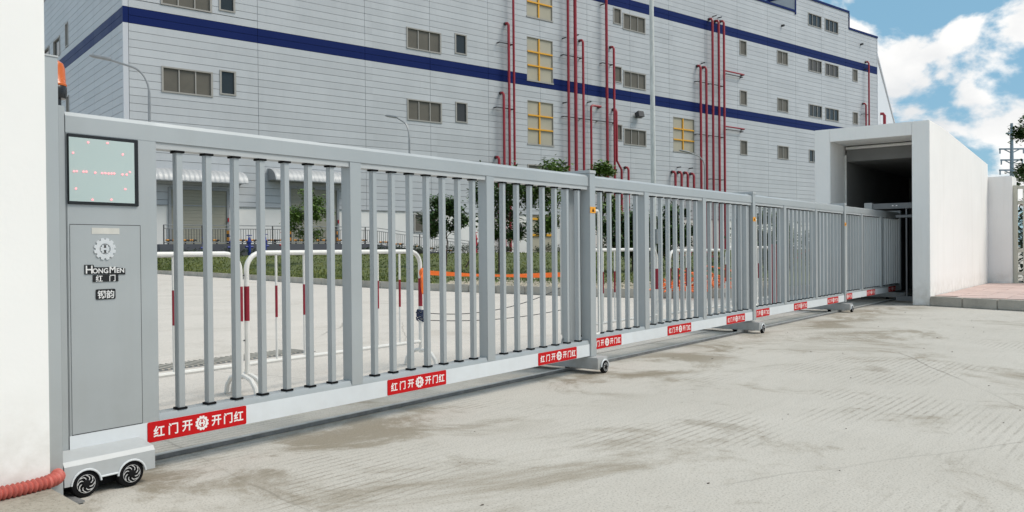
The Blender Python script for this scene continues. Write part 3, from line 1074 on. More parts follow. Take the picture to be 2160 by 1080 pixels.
def build_section(root, posts, end, x_left, stickers, zt=0.0, label_post=True):
    """local frame: x along the gate, y=0 the rail front, z=0 ground"""
    # top rail: box with chamfered bright top edge
    prof = [(0, 1.659), (0, 1.738), (0.014, 1.757), (0.086, 1.757), (0.10, 1.738), (0.10, 1.659)]
    MB().prism(prof, x_left, end - 0.047, 'x').build('top_rail', GATE, root)
    B(x_left + 0.002, end - 0.049, 0.008, 0.092, 1.6265, 1.6585).build('rail_channel', GATEL, root)
    prof = [(0.001, 0.2585), (0.012, 0.292), (0.088, 0.292), (0.098, 0.2585), (0.098, 0.16), (0.001, 0.16)]
    MB().prism(prof, x_left, end - 0.049, 'x').build('bottom_rail', GATE, root)
    B(x_left, end - 0.050, -0.0003, 0.0008, 0.153, 0.2575).build('fascia', FASC, root, smooth=False)
    for p in posts:
        put('post', post_mesh, root, (p, -0.0012, 0))
    allp = list(posts) + [end]
    for a, b in zip(allp, allp[1:]):
        if b == end and not False:
            m = 7
        pitch = (b - a) / 8.12
        for k in range(7):
            x = (a + b) / 2 + (k - 3) * pitch
            pk = put('picket', picket_mesh, root, (x, 0, 0))
            for dz in cap_dz:
                put('picket_cap', cap_mesh, pk, (0, 0, dz))
    # end portal post
    ep = B(end - 0.047, end + 0.047, -0.012, 0.085, 0.1445, 1.770)
    ep.box(end - 0.047, end + 0.047, 0.20, 0.26, 0.1445, 1.770)
    ep = ep.build('end_post', GATE, root, bevel=0.003)
    B(end - 0.056, end + 0.052, -0.018, 0.262, 1.7705, 1.800).build('post_cap', GATEL, ep, bevel=0.004)
    if label_post:
        lb = B(end - 0.045, end + 0.045, -0.0150, -0.0125, 1.420, 1.475).build('warning_label', LABELO, root)
        MB().prism([(end - 0.018, 1.432), (end + 0.022, 1.432), (end + 0.002, 1.466)], -0.0158, -0.0151, 'y').build('warning_mark', BLACK, lb)
        rod = MB().tube([(end + 0.046, 0.02, 1.446), (end + 0.13, 0.02, 1.446), (end + 0.143, 0.02, 1.433), (end + 0.143, 0.02, 0.348), (end + 0.130, 0.02, 0.335), (end + 0.046, 0.02, 0.335)], 0.0125, 8)
        rod.build('pull_rod', WHITEP, root)
        rod = MB().tube([(end - 0.046, 0.23, 1.446), (end - 0.13, 0.23, 1.446), (end - 0.143, 0.23, 1.433), (end - 0.143, 0.23, 0.348), (end - 0.130, 0.23, 0.335), (end - 0.046, 0.23, 0.335)], 0.0125, 8)
        rod.build('pull_rod', WHITEP, root)
    add_stickers(root, stickers)
    # cross truck with end wheels
    tx0, tx1 = end - 0.082, end + 0.092
    tk = MB()
    tk.box(tx0, tx1, -0.10, 0.80, 0.040, 0.1440)
    tk = tk.build('truck_beam', TRUCK, root, bevel=0.006)
    # end housing over the wheel
    hs = MB()
    arc = [(tx1 - 0.062 + 0.060 * math.cos(t), 0.060 + 0.060 * math.sin(t)) for t in [math.pi * i / 10 for i in range(11)]]
    hs.tube([(p[0], -0.108, p[1]) for p in arc], 0.007, 6)
    hs.build('wheel_arch', FASC, tk)
    wheel(root, tx1 - 0.062, -0.098, 0.056, 0.056, 0.037, 0.036, spokes=7)
    wheel(root, tx1 - 0.062, 0.775, 0.056, 0.056, 0.037, 0.036, spokes=7)
    wheel(root, (tx0 + tx1) / 2, 0.26, 0.040, 0.036, 0.02, 0.05, 'guide_wheel', 5)

GY = (3.95, 4.07, 4.10, 4.15)
# nearest leaf with the drive head
s1 = thing('gate_section', 'nearest grey gate section with drive head, display screen and orange beacon', 'gate', (0, GY[0], 0), 0, 'telescopic gate sections')
build_section(s1, (2.132, 3.486, 4.817), 6.235, 2.176, (2.112, 3.738, 5.408))
# drive head
for o in list(s1.children):
    if o.name.startswith('post') and abs(o.location.x - 2.132) < 1e-4 and o.data == post_mesh:
        bpy.data.objects.remove(o)
HX0, HX1 = 1.741, 2.177
B(HX0, HX1, 0.0005, 0.28, 0.16, 1.7375).build('head_body', GATE, s1, bevel=0.003)
MB().prism([(-0.001, 1.66), (-0.001, 1.738), (0.014, 1.757), (0.086, 1.757), (0.10, 1.738), (0.10, 1.66)], HX0 - 0.002, 2.1759, 'x').build('head_rail', GATE, s1)
B(HX0 - 0.034, HX0 - 0.0005, 0.003, 0.28, 0.16, 1.782).build('side_cover', GATE, s1, bevel=0.004)
B(HX0, 2.1759, -0.0003, 0.0003, 0.153, 0.2575).build('fascia', FASC, s1, smooth=False)
door = B(1.752, 2.0865, -0.003, 0.0002, 0.262, 1.235).build('door_panel', GATE, s1, bevel=0.0012)
seam = B(1.752, 2.0895, -0.0012, -0.0003, 1.2352, 1.2382)
seam.box(2.0867, 2.0895, -0.0012, -0.0003, 0.262, 1.2350)
seam.box(1.752, 2.0895, -0.0012, -0.0003, 0.2590, 0.2618)
seam.build('door_seam', DARKM, door, smooth=False)
scr = B(1.744, 2.079, -0.010, 0.0002, 1.330, 1.656).build('display_screen', BLKGL, s1, bevel=0.002)
SX0, SX1, SZ0, SZ1 = 1.7490, 2.0570, 1.344, 1.640
B(SX0, SX1, -0.0115, -0.0102, SZ0, SZ1).build('screen_pane', SCREEN, scr, smooth=False)
ledm = MB().lathe([(0.0035, -0.0012), (0.0035, 0.0012)], 8, axis='y').mesh('led', LED)
for lx, lz_ in ((1.836, 1.622), (1.927, 1.627), (1.767, 1.567), (2.0, 1.579), (1.77, 1.482), (1.783, 1.483), (1.813, 1.483), (1.826, 1.484), (1.867, 1.482), (1.899, 1.482), (1.914, 1.483), (1.93, 1.482), (1.944, 1.483), (1.957, 1.484), (1.997, 1.482), (2.018, 1.483), (2.034, 1.496), (1.778, 1.402), (2.01, 1.412), (1.853, 1.354), (1.942, 1.358)):
    put('led', ledm, scr, (lx, -0.0128, lz_))
# name plate, emblem and badges on the door
np_ = B(1.851, 1.983, -0.0042, -0.0032, 1.193, 1.222).build('name_plate', STEEL, door)
em = MB()
gear_ring(em, 1.911, 1.122, 0.0525, 0.044, 0.026, 12, -0.008, -0.0032)
em.prism(gear_poly(1.911, 1.122, 0.022, 0.018, 10), -0.0075, -0.0033, 'y')
em.build('gear_emblem', CHROME, door, smooth=False)
en = MB()
for sgn in (-1, 1):
    en.prism([(1.911 - 0.006, 1.122 + sgn * 0.005), (1.911 + 0.006, 1.122 + sgn * 0.005), (1.911 + 0.003, 1.122 + sgn * 0.021), (1.911 - 0.003, 1.122 + sgn * 0.021)], -0.0082, -0.0076, 'y')
en.build('emblem_notch', DARKM, door, smooth=False)
LETW = mat('badge_white', (0.70, 0.70, 0.70), 0.35)
bd = MB()
bd.prism([(1.815, 1.004), (2.008, 0.998), (2.008, 1.027), (1.965, 1.034), (1.86, 1.036), (1.856, 1.048), (1.815, 1.048)], -0.0068, -0.0032, 'y')
bd.box(1.853, 1.974, -0.0066, -0.0033, 0.966, 0.9995)
bd = bd.build('brand_badge', BLKGL, door, smooth=False)
big = text_mesh('H', 'H', 0.052, LETW, 0.0, 0.0008)
ong = text_mesh('ONG', 'ONG', 0.034, LETW, 0.0, 0.0008)
mm = text_mesh('M', 'M', 0.043, LETW, 0.0, 0.0008)
enn = text_mesh('EN', 'EN', 0.034, LETW, 0.0, 0.0008)
put('lettering', join_meshes('lettering', [(big, -0.076, 0.003, 1), (ong, -0.024, -0.004, 0.95), (mm, 0.034, 0.0, 1), (enn, 0.072, -0.004, 0.92)], LETW), bd, (1.9115, -0.0075, 1.0225))
ch1, ch2 = text_mesh('c4', '红', 0.034, LETW, 0.0, 0.0005), text_mesh('c5', '门', 0.034, LETW, 0.0, 0.0005)
put('lettering', ch1, bd, (1.8815, -0.0073, 0.983))
put('lettering', ch2, bd, (1.9445, -0.0073, 0.983))
b2 = MB().prism(rounded(1.866, 1.959, 0.882, 0.931, 0.006), -0.0068, -0.0032, 'y').build('model_badge', BLKGL, door, smooth=False)
put('lettering', text_mesh('lettering', '钢韵', 0.041, LETW, 0.0, 0.0006), b2, (1.9125, -0.0074, 0.906))
# beacon on the head
bc = MB().lathe([(0.030, 1.7579), (0.030, 1.824), (0.050, 1.826), (0.054, 1.850), (0.0535, 1.880), (0.051, 1.884)], 28, (1.735, 0.10, 0)).build('beacon', BLKGL, s1)
MB().lathe([(0.0535, 1.8845), (0.0545, 1.892), (0.050, 1.900), (0.047, 1.965), (0.040, 1.990), (0.022, 2.004), (0.001, 2.007)], 28, (1.735, 0.10, 0)).build('beacon_lens', ORANGE, bc)
# drive base with two wheel arches
by0 = 3.80 - 3.95
X0, X1 = 1.650, 2.069
def arch(cx_, r, n=12):
    return [(cx_ + r * math.cos(t), 0.062 + r * math.sin(t)) for t in [math.pi * i / n for i in range(n + 1)]]
w1x, w2x, AR = 1.745, 1.955, 0.066
low = 0.066
def seg(x, z): return (x, z)
outline = [(X0, low), (X0, 0.153), (X1, 0.153), (X1, low)]
a2 = arch(w2x, AR)
a1_ = arch(w1x, AR)
outline += [(p[0], max(p[1], low)) for p in a2]
outline += [(w2x - AR, 0.083), (w1x + AR, 0.083)]
outline += [(p[0], max(p[1], low)) for p in a1_]
dd_ = []
for p in outline:
    if not dd_ or (abs(p[0] - dd_[-1][0]) + abs(p[1] - dd_[-1][1])) > 1e-5:
        dd_.append(p)
bs = MB().prism(dd_[::-1], by0, by0 + 0.012, 'y').build('drive_base', GATEL, s1, smooth=False)
tp = MB()
tp.prism([(by0, 0.1535), (by0 + 0.016, 0.174), (0.0, 0.196), (0.0, 0.1535)], X0, X1, 'x')
tp.build('base_top', GATEL, bs)
B(X0, X1, by0 + 0.0125, 0.26, 0.10, 0.153).build('base_box', BLACK, bs, smooth=False)
B(X1 - 0.010, X1, by0 + 0.0125, 0.15, 0.062, 0.0995).build('base_side', GATEL, bs, smooth=False)
for pts in (arch(w1x, AR), arch(w2x, AR)):
    MB().tube([(p[0], by0 - 0.002, max(p[1], low)) for p in pts], 0.0048, 6).build('arch_trim', FASC, bs)
MB().tube([(w1x + AR, by0 - 0.002, 0.082), (w2x - AR, by0 - 0.002, 0.082)], 0.0045, 6).build('arch_trim', FASC, bs)
wheel(s1, w1x, by0 + 0.030, 0.063, 0.063, 0.041, 0.05, spokes=8)
wheel(s1, w2x, by0 + 0.030, 0.063, 0.063, 0.041, 0.05, spokes=8)
B(X0 + 0.03, X1 - 0.03, by0 + 0.06, 0.2, 0.03, 0.0995).build('drive_motor', BLACK, bs)

starts = (6.10, 10.18, 14.26)
zoff = (0.018, 0.030, 0.040)
labs = ('second gate section from the drive head, between first and second cross trucks', 'third gate section, its far end post just before the white garage', 'shadowed last gate section running into the white garage')
stk = ((0.275, 1.80, 3.33), (0.17, 1.70, 3.25), (0.14, 1.64, 3.2))
for k in range(3):
    r_ = thing('gate_section', labs[k], 'gate', (starts[k], GY[k + 1], 0), 0, 'telescopic gate sections')
    build_section(r_, (0.0, 1.37, 2.74), 4.20, -0.046, stk[k], label_post=(k < 2))
    for o in r_.children:
        if not o.name.startswith(('truck', 'wheel', 'guide')):
            o.location.z += zoff[k]

# ground rail
tr_ = thing('ground_rail', 'thin dark steel guide rail laid across the concrete under the gate', 'rail', (1.62, 4.2, 0))
B(0, 24, -0.020, 0.020, 0.001, 0.024).build('rail_body', RAILM, tr_, bevel=0.002)
B(0, 24, -0.0185, 0.0185, 0.0242, 0.028).build('rail_head', RAILT, tr_, bevel=0.001)
stp = B(1.60, 1.70, 3.72, 3.90, 0.005, 0.014)
stp.box(1.60, 1.612, 3.72, 3.90, 0.0145, 0.05)
tag(stp.build('angle_iron', RAILM), 'dark angle iron plate on the ground by the first wheel', 'bracket')

# ------------------------------------------------------------------ white pillar, receiver post, hose
wp_ = thing('white_pillar', 'tall smooth white rendered wall pillar at the left edge', 'wall', (-4, 3.75, 0))
B(0, 5.572, 0, 1.0, 0.05, 4.2).build('wall', WALLW, wp_, bevel=0.006)
rc = thing('receiver_post', 'slim grey steel receiver post between white pillar and gate head', 'post', (1.61, 3.80, 0))
B(-0.036, 0.034, -0.003, 0.09, 0.0, 1.962).build('channel', GATE, rc, bevel=0.002)
B(-0.036, 0.036, -0.006, 0.092, 1.9625, 1.970).build('end_cap', GATEL, rc)
path = [Vector(p) for p in ((1.618, 3.84, 0.128), (1.618, 3.79, 0.130), (1.607, 3.765, 0.130), (1.585, 3.745, 0.129), (1.55, 3.728, 0.127), (1.49, 3.718, 0.126), (1.43, 3.712, 0.126), (1.36, 3.705, 0.128), (1.2, 3.68, 0.130), (1.0, 3.66, 0.130))]
hpts = resample([tuple(p) for p in path], 0.0034)
hr = [0.0258 + 0.0050 * math.sin(2 * math.pi * i / 6.0 + 0.4) for i in range(len(hpts))]
hz = MB().tube(hpts, hr, 16).build('corrugated_hose', HOSE)
tag(hz, 'red corrugated conduit hose lying along the base of the white pillar', 'hose')

# ------------------------------------------------------------------ white storage garage
ga = thing('gate_garage', 'white rendered concrete tunnel garage that swallows the telescopic gate', 'garage', (16.7, 3.25, 0))
GD = 6.75
def topz(x): return 3.42 if x < 1.2 else 3.42 - 0.30 * (x - 1.2) / (GD - 1.2)
def slab(y0, y1, ztop_off, z0):
    return [(0, z0), (GD, z0), (GD, topz(GD) - ztop_off), (1.2, 3.42 - ztop_off), (0, 3.42 - ztop_off)]
MB().prism(slab(0, 0, 0, 0.0), 0, 0.30, 'y').build('right_wall', WALLW, ga, bevel=0.01)
MB().prism(slab(0, 0, 0, 0.0), 1.78, 2.08, 'y').build('left_wall', WALLW, ga, bevel=0.01)
MB().prism([(0.0, 3.17), (1.2, 3.17), (GD, topz(GD) - 0.25), (GD, topz(GD) - 0.001), (1.2, 3.419), (0.0, 3.419)], 0.301, 1.779, 'y').build('roof_slab', WALLW, ga)
B(GD - 0.25, GD - 0.01, 0.2, 1.88, 0, 3.0).build('back_wall', WALLW, ga)
INNER = mat('garage_inner', (0.20, 0.20, 0.195), 0.9, var=0.12, vscale=1.5)  # darker inner wall, its grey also put in to deepen the interior's shade
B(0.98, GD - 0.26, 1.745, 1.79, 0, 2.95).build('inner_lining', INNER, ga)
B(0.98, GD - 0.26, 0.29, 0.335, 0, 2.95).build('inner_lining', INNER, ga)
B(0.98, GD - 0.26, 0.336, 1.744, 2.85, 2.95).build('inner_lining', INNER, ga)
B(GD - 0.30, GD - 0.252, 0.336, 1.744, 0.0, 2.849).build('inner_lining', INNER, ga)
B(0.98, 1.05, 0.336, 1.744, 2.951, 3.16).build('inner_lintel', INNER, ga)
cd = MB().tube([(0.93, 1.755, 0.05), (0.93, 1.755, 2.98)], 0.025, 8)
cd.build('conduit', WHITEP, ga)
MB().tube([(0.93, 1.74, 3.12), (0.93, 0.32, 3.12)], 0.03, 8).build('conduit', WHITEP, ga)
fr = thing('storage_frame', 'dark steel portal frame standing in the garage behind the gate', 'frame', (17.3, 3.6, 0))
tb = B(0.0, 0.10, 0.0, 0.80, 1.835, 1.945).build('top_beam', FRAMEI, fr, bevel=0.004)
B(-0.002, -0.0002, 0.34, 0.44, 1.885, 1.905).build('lock_plate', STWHITE, tb)
B(-0.0035, -0.0022, 0.37, 0.41, 1.889, 1.901).build('keyhole', BLACK, tb)
B(-0.02, 0.12, 0.802, 0.95, 1.83, 1.965).build('end_block', TRUCK, fr, bevel=0.004)
B(0.02, 0.08, 0.0, 0.38, 1.66, 1.71).build('lower_rail', FRAMEI, fr)
B(0.02, 0.08, 0.0, 0.38, 0.04, 0.13).build('foot_rail', FRAMEI, fr)
for y in (0.03, 0.19):
    B(0.035, 0.06, y - 0.012, y + 0.012, 0.1305, 1.8345).build('post', FRAMEI, fr)
pe = thing('end_pillar', 'lower white rendered pillar joined to the far end of the garage', 'pillar', (23.46, 2.735, 0))
B(0, 0.85, 0, 0.57, 0, 2.80).build('wall', WALLW, pe, bevel=0.012)

# ------------------------------------------------------------------ cream metal fence, shrubs and tree at far right
fc = thing('metal_fence', 'cream painted metal railing fence beside the end pillar', 'fence', (23.62, 2.73, 0.15))
for i in range(3):
    B(-0.05, 0.05, -0.095 - 2.4 * i, -0.0 - 2.4 * i, 0, 2.42).build('fence_post', FENCEC, fc, bevel=0.004)
for zz in (0.22, 0.78, 1.95, 2.33):
    B(-0.03, 0.03, -4.8, -0.096, zz, zz + 0.075).build('fence_rail', FENCEC, fc)
bar = B(-0.012, 0.012, -0.012, 0.012, 0.05, 2.40).mesh('fence_bar', FENCEC)
for i in range(38):
    if abs((0.1 + 0.115 * (i + 1)) % 2.4 - 0.05) > 0.08:
        put('fence_bar', bar, fc, (0, -0.10 - 0.115 * (i + 1), 0))

rl_ = random.Random(11)
def leaves(mb, c, spread, n, size, rnd):
    for _ in range(n):
        p = Vector((rnd.gauss(0, 1) * spread[0], rnd.gauss(0, 1) * spread[1], rnd.gauss(0, 1) * spread[2])) + Vector(c)
        a = Vector((rnd.uniform(-1, 1), rnd.uniform(-1, 1), rnd.uniform(-0.5, 0.5))).normalized()
        b = a.cross(Vector((rnd.uniform(-.4, .4), rnd.uniform(-.4, .4), 1)).normalized()).normalized()
        s = size * rnd.uniform(0.6, 1.25)
        k = len(mb.v)
        mb.v += [tuple(p - a * s), tuple(p + b * s * 0.45 + Vector((0, 0, s * .12))), tuple(p + a * s), tuple(p - b * s * 0.45 + Vector((0, 0, s * .12)))]
        mb.f.append((k, k + 1, k + 2, k + 3))

def tree(name, label, base, h, cr, lm, seed, nclump=26, nleaf=60, lsize=0.10, bare=0.38, group=None, lean=0.0, asp=0.8):
    rnd = random.Random(seed)
    t = thing(name, label, 'tree', base, 0, group)
    tk = MB()
    top = Vector((lean * h, rnd.uniform(-.05, .05) * h, h * 0.72))
    mid = Vector((lean * h * 0.3 + rnd.uniform(-.06, .06), rnd.uniform(-.06, .06), h * bare))
    tk.tube([(0, 0, -0.15), tuple(mid * 0.5), tuple(mid), tuple((mid + top) / 2), tuple(top)], [0.055 * h / 4, 0.048 * h / 4, 0.042 * h / 4, 0.028 * h / 4, 0.012 * h / 4], 7)
    cl = []
    cz = h * (bare + (1 - bare) * 0.5)
    for i in range(nclump):
        a = rnd.uniform(0, 6.28)
        rr = cr * rnd.uniform(0.25, 1.0) ** 0.7
        zz = cz + (1 - bare) * h * 0.5 * rnd.uniform(-0.95, 1.0)
        k_ = math.sqrt(max(0.12, 1 - ((zz - cz) / ((1 - bare) * h * 0.52)) ** 2))
        c = Vector((top.x * 0.8 + math.cos(a) * rr * k_, math.sin(a) * rr * k_, zz))
        cl.append(c)
        if i % 2 == 0:
            st = mid.lerp(top, rnd.uniform(0, 0.8))
            tk.tube([tuple(st), tuple((st + c) / 2 + Vector((0, 0, 0.12))), tuple(c)], [0.022 * h / 4, 0.014 * h / 4, 0.006 * h / 4], 5)
    tk.build('trunk', BARK, t)
    lv = MB()
    for c in cl:
        sp = cr * rnd.uniform(0.11, 0.21)
        leaves(lv, c, (sp, sp, sp * asp), int(nleaf * 2.4 * rnd.uniform(0.5, 1.4)), lsize, rnd)
    lv.build('crown', lm, t, smooth=False)
    return t

def lz(x, y):
    best = min(((LG[i][j] - Vector((x, y, LG[i][j].z))).length, i, j) for i in range(len(LG)) for j in range(NU + 1))
    return LG[best[1]][best[2]].z
G_T = 'young trees on the lawn'
for nm, x, y, h, cr, lm, seed, lab, kw in (
    ('lawn_tree', 25.5, 32.4, 3.45, 1.05, LEAFL, 1, 'small light green tree in front of the second dock door', dict(nclump=22)),
    ('lawn_tree', 26.65, 24.4, 2.85, 0.95, LEAFD, 2, 'round dark tree in front of the white base wall window', dict(nclump=24, nleaf=80)),
    ('lawn_tree', 23.4, 18.8, 3.75, 1.15, LEAFD, 3, 'tall dark tree rising beside the first group of red pipes', dict(nclump=30, nleaf=70, bare=0.3)),
    ('lawn_tree', 24.6, 17.2, 3.85, 1.0, LEAFL, 4, 'leafy tree showing above the first gate section just left of its end post', dict(nclump=24, nleaf=60, bare=0.35)),
    ('lawn_tree', 27.4, 16.9, 4.0, 0.75, LEAFL, 5, 'thin tree poking above the gate just right of the first end post', dict(nclump=16, nleaf=60, bare=0.4)),
    ('lawn_tree', 26.4, 15.0, 2.2, 0.95, LEAFD, 6, 'dense dark low tree behind the second gate section', dict(nclump=30, nleaf=90, bare=0.25)),
    ('lawn_tree', 27.3, 13.9, 2.35, 0.8, LEAFD, 7, 'dark tree next to the tall mast behind the second gate section', dict(nclump=26, nleaf=90, bare=0.25)),
    ('lawn_tree', 30.2, 11.4, 2.0, 1.1, LEAFD, 8, 'dark tree seen through slits at the end of the second gate section', dict(nclump=30, nleaf=90, bare=0.2)),
    ('lawn_tree', 31.2, 9.2, 1.95, 1.2, LEAFD, 9, 'dark tree seen through slits of the third gate section', dict(nclump=30, nleaf=90, bare=0.15))):
    tree(nm, lab, (x, y, lz(x, y)), h, cr, lm, seed, group=G_T, lsize=0.105, **kw)
tree('roadside_tree', 'dark leafy tree entering at the right edge above the fence', (41.8, 3.55, 0), 6.5, 1.45, LEAFD, 21, nclump=36, nleaf=170, lsize=0.13, bare=0.58)

def bush(name, label, base, sx, sy, h, lm, seed, n=420, cat='shrub', group=None, lsize=0.07, fl=0):
    rnd = random.Random(seed)
    b = thing(name, label, cat, base, rnd.uniform(-.2, .2), group)
    mb = MB()
    st = MB()
    for i in range(9):
        a = rnd.uniform(0, 6.28)
        q = (math.cos(a) * sx * rnd.uniform(.2, .8), math.sin(a) * sy * rnd.uniform(.2, .8), h * rnd.uniform(.5, .8))
        st.tube([(q[0] * .3, q[1] * .3, -0.05), q], [0.02, 0.008], 5)
    st.build('stem', BARK, b)
    for i in range(14):
        c = (rnd.uniform(-.8, .8) * sx, rnd.uniform(-.8, .8) * sy, h * rnd.uniform(.25, .8))
        leaves(mb, c, (sx * .22, sy * .22, h * .16), n // 14, lsize, rnd)
    mb.build('foliage', lm, b, smooth=False)
    if fl:
        fb = MB()
        for i in range(fl):
            leaves(fb, (rnd.uniform(-.9, .9) * sx, rnd.uniform(-.9, .9) * sy, h * rnd.uniform(.55, 1.0)), (.06, .06, .05), 4, lsize, rnd)
        fb.build('flowers', FLOWER, b, smooth=False)
    return b
hs_ = ((14.5, -3.9), (16.6, -4.0), (18.8, -4.0), (21.0, -3.8), (23.2, -3.6), (25.6, -3.2), (27.8, -2.2), (31.5, -2.4), (33.5, -2.4), (36.0, -2.4), (39.0, -2.4))
for i, (s, y) in enumerate(hs_):
    p = fpt(s, y, 0)
    bush('hedge_shrub', 'clipped dark green shrub in the hedge at the factory foot', (p.x, p.y, lz(p.x, p.y) - 0.1), 1.15, 0.5, 0.75, HEDGEM, 40 + i, 520, group='hedge along the factory', lsize=0.09)
for i, (x, y) in enumerate(((28.6, 15.6), (29.3, 14.6), (29.9, 13.4), (30.8, 12.4), (31.6, 11.2), (32.4, 10.2))):
    bush('flower_bush', 'low bush with dark red leaves and pink flowers behind the second gate section', (x, y, lz(x, y)), 0.55, 0.55, 0.75, HEDGEM, 60 + i, 300, group='pink flower bushes', lsize=0.06, fl=45)
for i, (s, y) in enumerate(((1.5, -4.6), (3.2, -4.8), (5.0, -4.8), (6.8, -4.6))):
    p = fpt(s, y, 0)
    bush('dark_shrub', 'dark shrub at the foot of the loading dock', (p.x, p.y, lz(p.x, p.y) - 0.05), 0.9, 0.5, 0.55, HEDGEM, 80 + i, 380, group='shrubs under the dock', lsize=0.08)
for i in range(4):
    bush('fence_shrub', 'dark hedge shrub with red flowers behind the cream fence', (25.6 + 0.2 * i, 2.2 - 1.0 * i, 0.0), 0.9, 0.75, 2.3, HEDGEM, 100 + i, 2200, group='hedge behind the fence', lsize=0.09, fl=14)

# ------------------------------------------------------------------ lamps, mast, pylon
def lamp(label, base, h, ang, arm):
    t = thing('street_lamp', label, 'lamp', base, ang, 'street lamps in the yard')
    pl = MB()
    pts = [(0, 0, 0), (0, 0, h - 1.25)]
    for i in range(1, 9):
        w = math.pi / 2 * i / 8 * 0.86
        pts.append((arm * 0.55 * (1 - math.cos(w)), 0, h - 1.25 + 0.95 * math.sin(w)))
    pts.append((arm, 0, h - 0.06))
    pl.tube(pts, [0.065] + [0.048] + [0.036] * (len(pts) - 2), 8)
    pl.build('pole', GALV, t)
    MB().tube([(arm - 0.06, 0, h - 0.075), (arm, 0, h - 0.05), (arm + 0.55, 0, h + 0.065), (arm + 0.66, 0, h + 0.08)], [0.045, 0.065, 0.060, 0.03], 8).build('lamp_head', GALV, t)
    B(-0.14, 0.14, -0.14, 0.14, 0, 0.03).build('base_plate', GALV, t)
lamp('nearest street lamp, its arm crossing the factory corner', (14.6, 26.9, 0), 7.75, math.atan2(0.79, -0.61), 1.35)
lamp('small street lamp in front of the middle factory windows', (29.3, 29.2, 0.3), 7.55, math.atan2(0.9, -0.2), 0.75)
lamp('distant street lamp below the right hand yellow barred window', (53.3, 24.5, 0.6), 7.2, math.atan2(0.79, -0.61), 1.1)
ms = thing('tall_mast', 'tall weathered pale grey mast standing in front of the factory', 'mast', (22.9, 12.24, 0.15))
MB().tube([(0, 0, 0), (0, 0, 4), (-0.03, 0.02, 14)], [0.082, 0.075, 0.058], 12).build('pole', MASTM, ms)
B(-0.06, 0.06, -0.14, -0.07, 1.1, 1.55).build('service_hatch', GALV, ms)
B(-0.2, 0.2, -0.2, 0.2, -0.1, 0.04).build('base_plate', GALV, ms)
py_ = thing('power_pylon', 'slim power line pole with three crossarms at the far right', 'pylon', (104.6, 12.2, 0), math.atan2(-0.61, -0.79))
MB().tube([(0, 0, 0), (0, 0, 14.4)], [0.32, 0.14], 8).build('pole', PYLON, py_)
for zz, wd in ((13.3, 0.6), (11.6, 1.35), (10.4, 1.2), (9.3, 1.35)):
    am = MB().box(-0.09, 0.09, -wd, wd, zz - 0.08, zz + 0.08)
    for sgn in (-1, 1):
        if wd > 1:
            am.tube([(0, sgn * wd * 0.95, zz - 0.05), (0, sgn * wd * 0.95, zz - 0.5)], 0.07, 6)
            am.tube([(0, sgn * 0.1, zz - 0.4), (0, sgn * wd * 0.6, zz - 0.06)], 0.06, 5)
    am.build('crossarm', PYLON, py_)

# ------------------------------------------------------------------ crowd barriers in the yard
def barrier(label, base, ang, ln, h=1.09, rbars=6, red_end=True):
    t = thing('crowd_barrier', label, 'barrier', base, ang, 'red and white crowd barriers')
    R = 0.13
    pts = [(0, 0, 0.13), (0, 0, h - R)]
    for i in range(1, 7):
        w = math.pi / 2 * i / 6
        pts.append((R - R * math.cos(w), 0, h - R + R * math.sin(w)))
    for i in range(0, 7):
        w = math.pi / 2 * (1 - i / 6)
        pts.append((ln - R + R * math.cos(w), 0, h - R + R * math.sin(w)))
    pts.append((ln, 0, 0.13))
    MB().tube(pts, 0.0195, 10).build('frame_tube', WHITEP, t)
    MB().tube([(0, 0, 0.235), (ln, 0, 0.235)], 0.0165, 8).build('bottom_rail', WHITEP, t)
    for i in range(rbars):
        x = ln * (i + 1) / (rbars + 1)
        ub = MB().tube([(x, 0, 0.24), (x, 0, h - 0.005)], 0.0095, 8).build('upright', WHITEP, t)
        MB().tube([(x, 0, 0.58), (x, 0, 0.83)], 0.0103, 8).build('red_band', REDP, ub)
    for x in (0, ln):
        MB().tube([(x, 0, 0.57), (x, 0, 0.835)], 0.0205, 10).build('red_band', REDP, t)
        ft = [(x, -0.20, 0.005), (x, -0.185, 0.07), (x, -0.13, 0.13), (x, -0.04, 0.155), (x, 0.04, 0.155), (x, 0.13, 0.13), (x, 0.185, 0.07), (x, 0.20, 0.005)]
        f_ = MB().tube(ft, 0.0185, 8).build('foot', WHITEP, t)
        MB().tube([(x, -0.2, 0.006), (x, -0.195, 0.03)], 0.021, 8).build('rubber_foot', BLACK, f_)
    for zz in (0.92, 0.42):
        MB().tube([(ln + 0.019, 0, zz), (ln + 0.065, 0, zz), (ln + 0.065, 0, zz - 0.06)], 0.006, 6).build('hook', DARKM, t)
    return t
barrier('left barrier end showing beside the gate head', (1.80, 5.52, 0.004), rad(-0.5), 1.89, h=1.085)
barrier('barrier tied with orange tape behind the first gate section', (3.745, 5.50, 0.004), rad(0), 1.90)
barrier('barrier behind the start of the second gate section', (7.68, 5.05, 0.004), rad(1), 1.90, h=1.085)
barrier('barrier in front of the tangle of orange netting', (9.84, 5.03, 0.004), rad(2), 1.85, h=1.065)
barrier('far barrier seen through slits of the third gate section', (12.3, 5.3, 0.004), rad(0), 1.85, h=1.10)
dg = thing('drain_grate', 'dark slotted drain grate set in the yard behind the left barrier', 'grate', (3.1, 7.25, 0.004))
B(0, 2.7, 0, 0.42, 0.001, 0.006).build('drain_frame', RAILM, dg)
bar_ = B(-0.012, 0.012, 0.02, 0.40, 0.006, 0.016).mesh('grate_bar', KERB)
for i in range(44):
    put('grate_bar', bar_, dg, (0.05 + 0.06 * i, 0, 0))

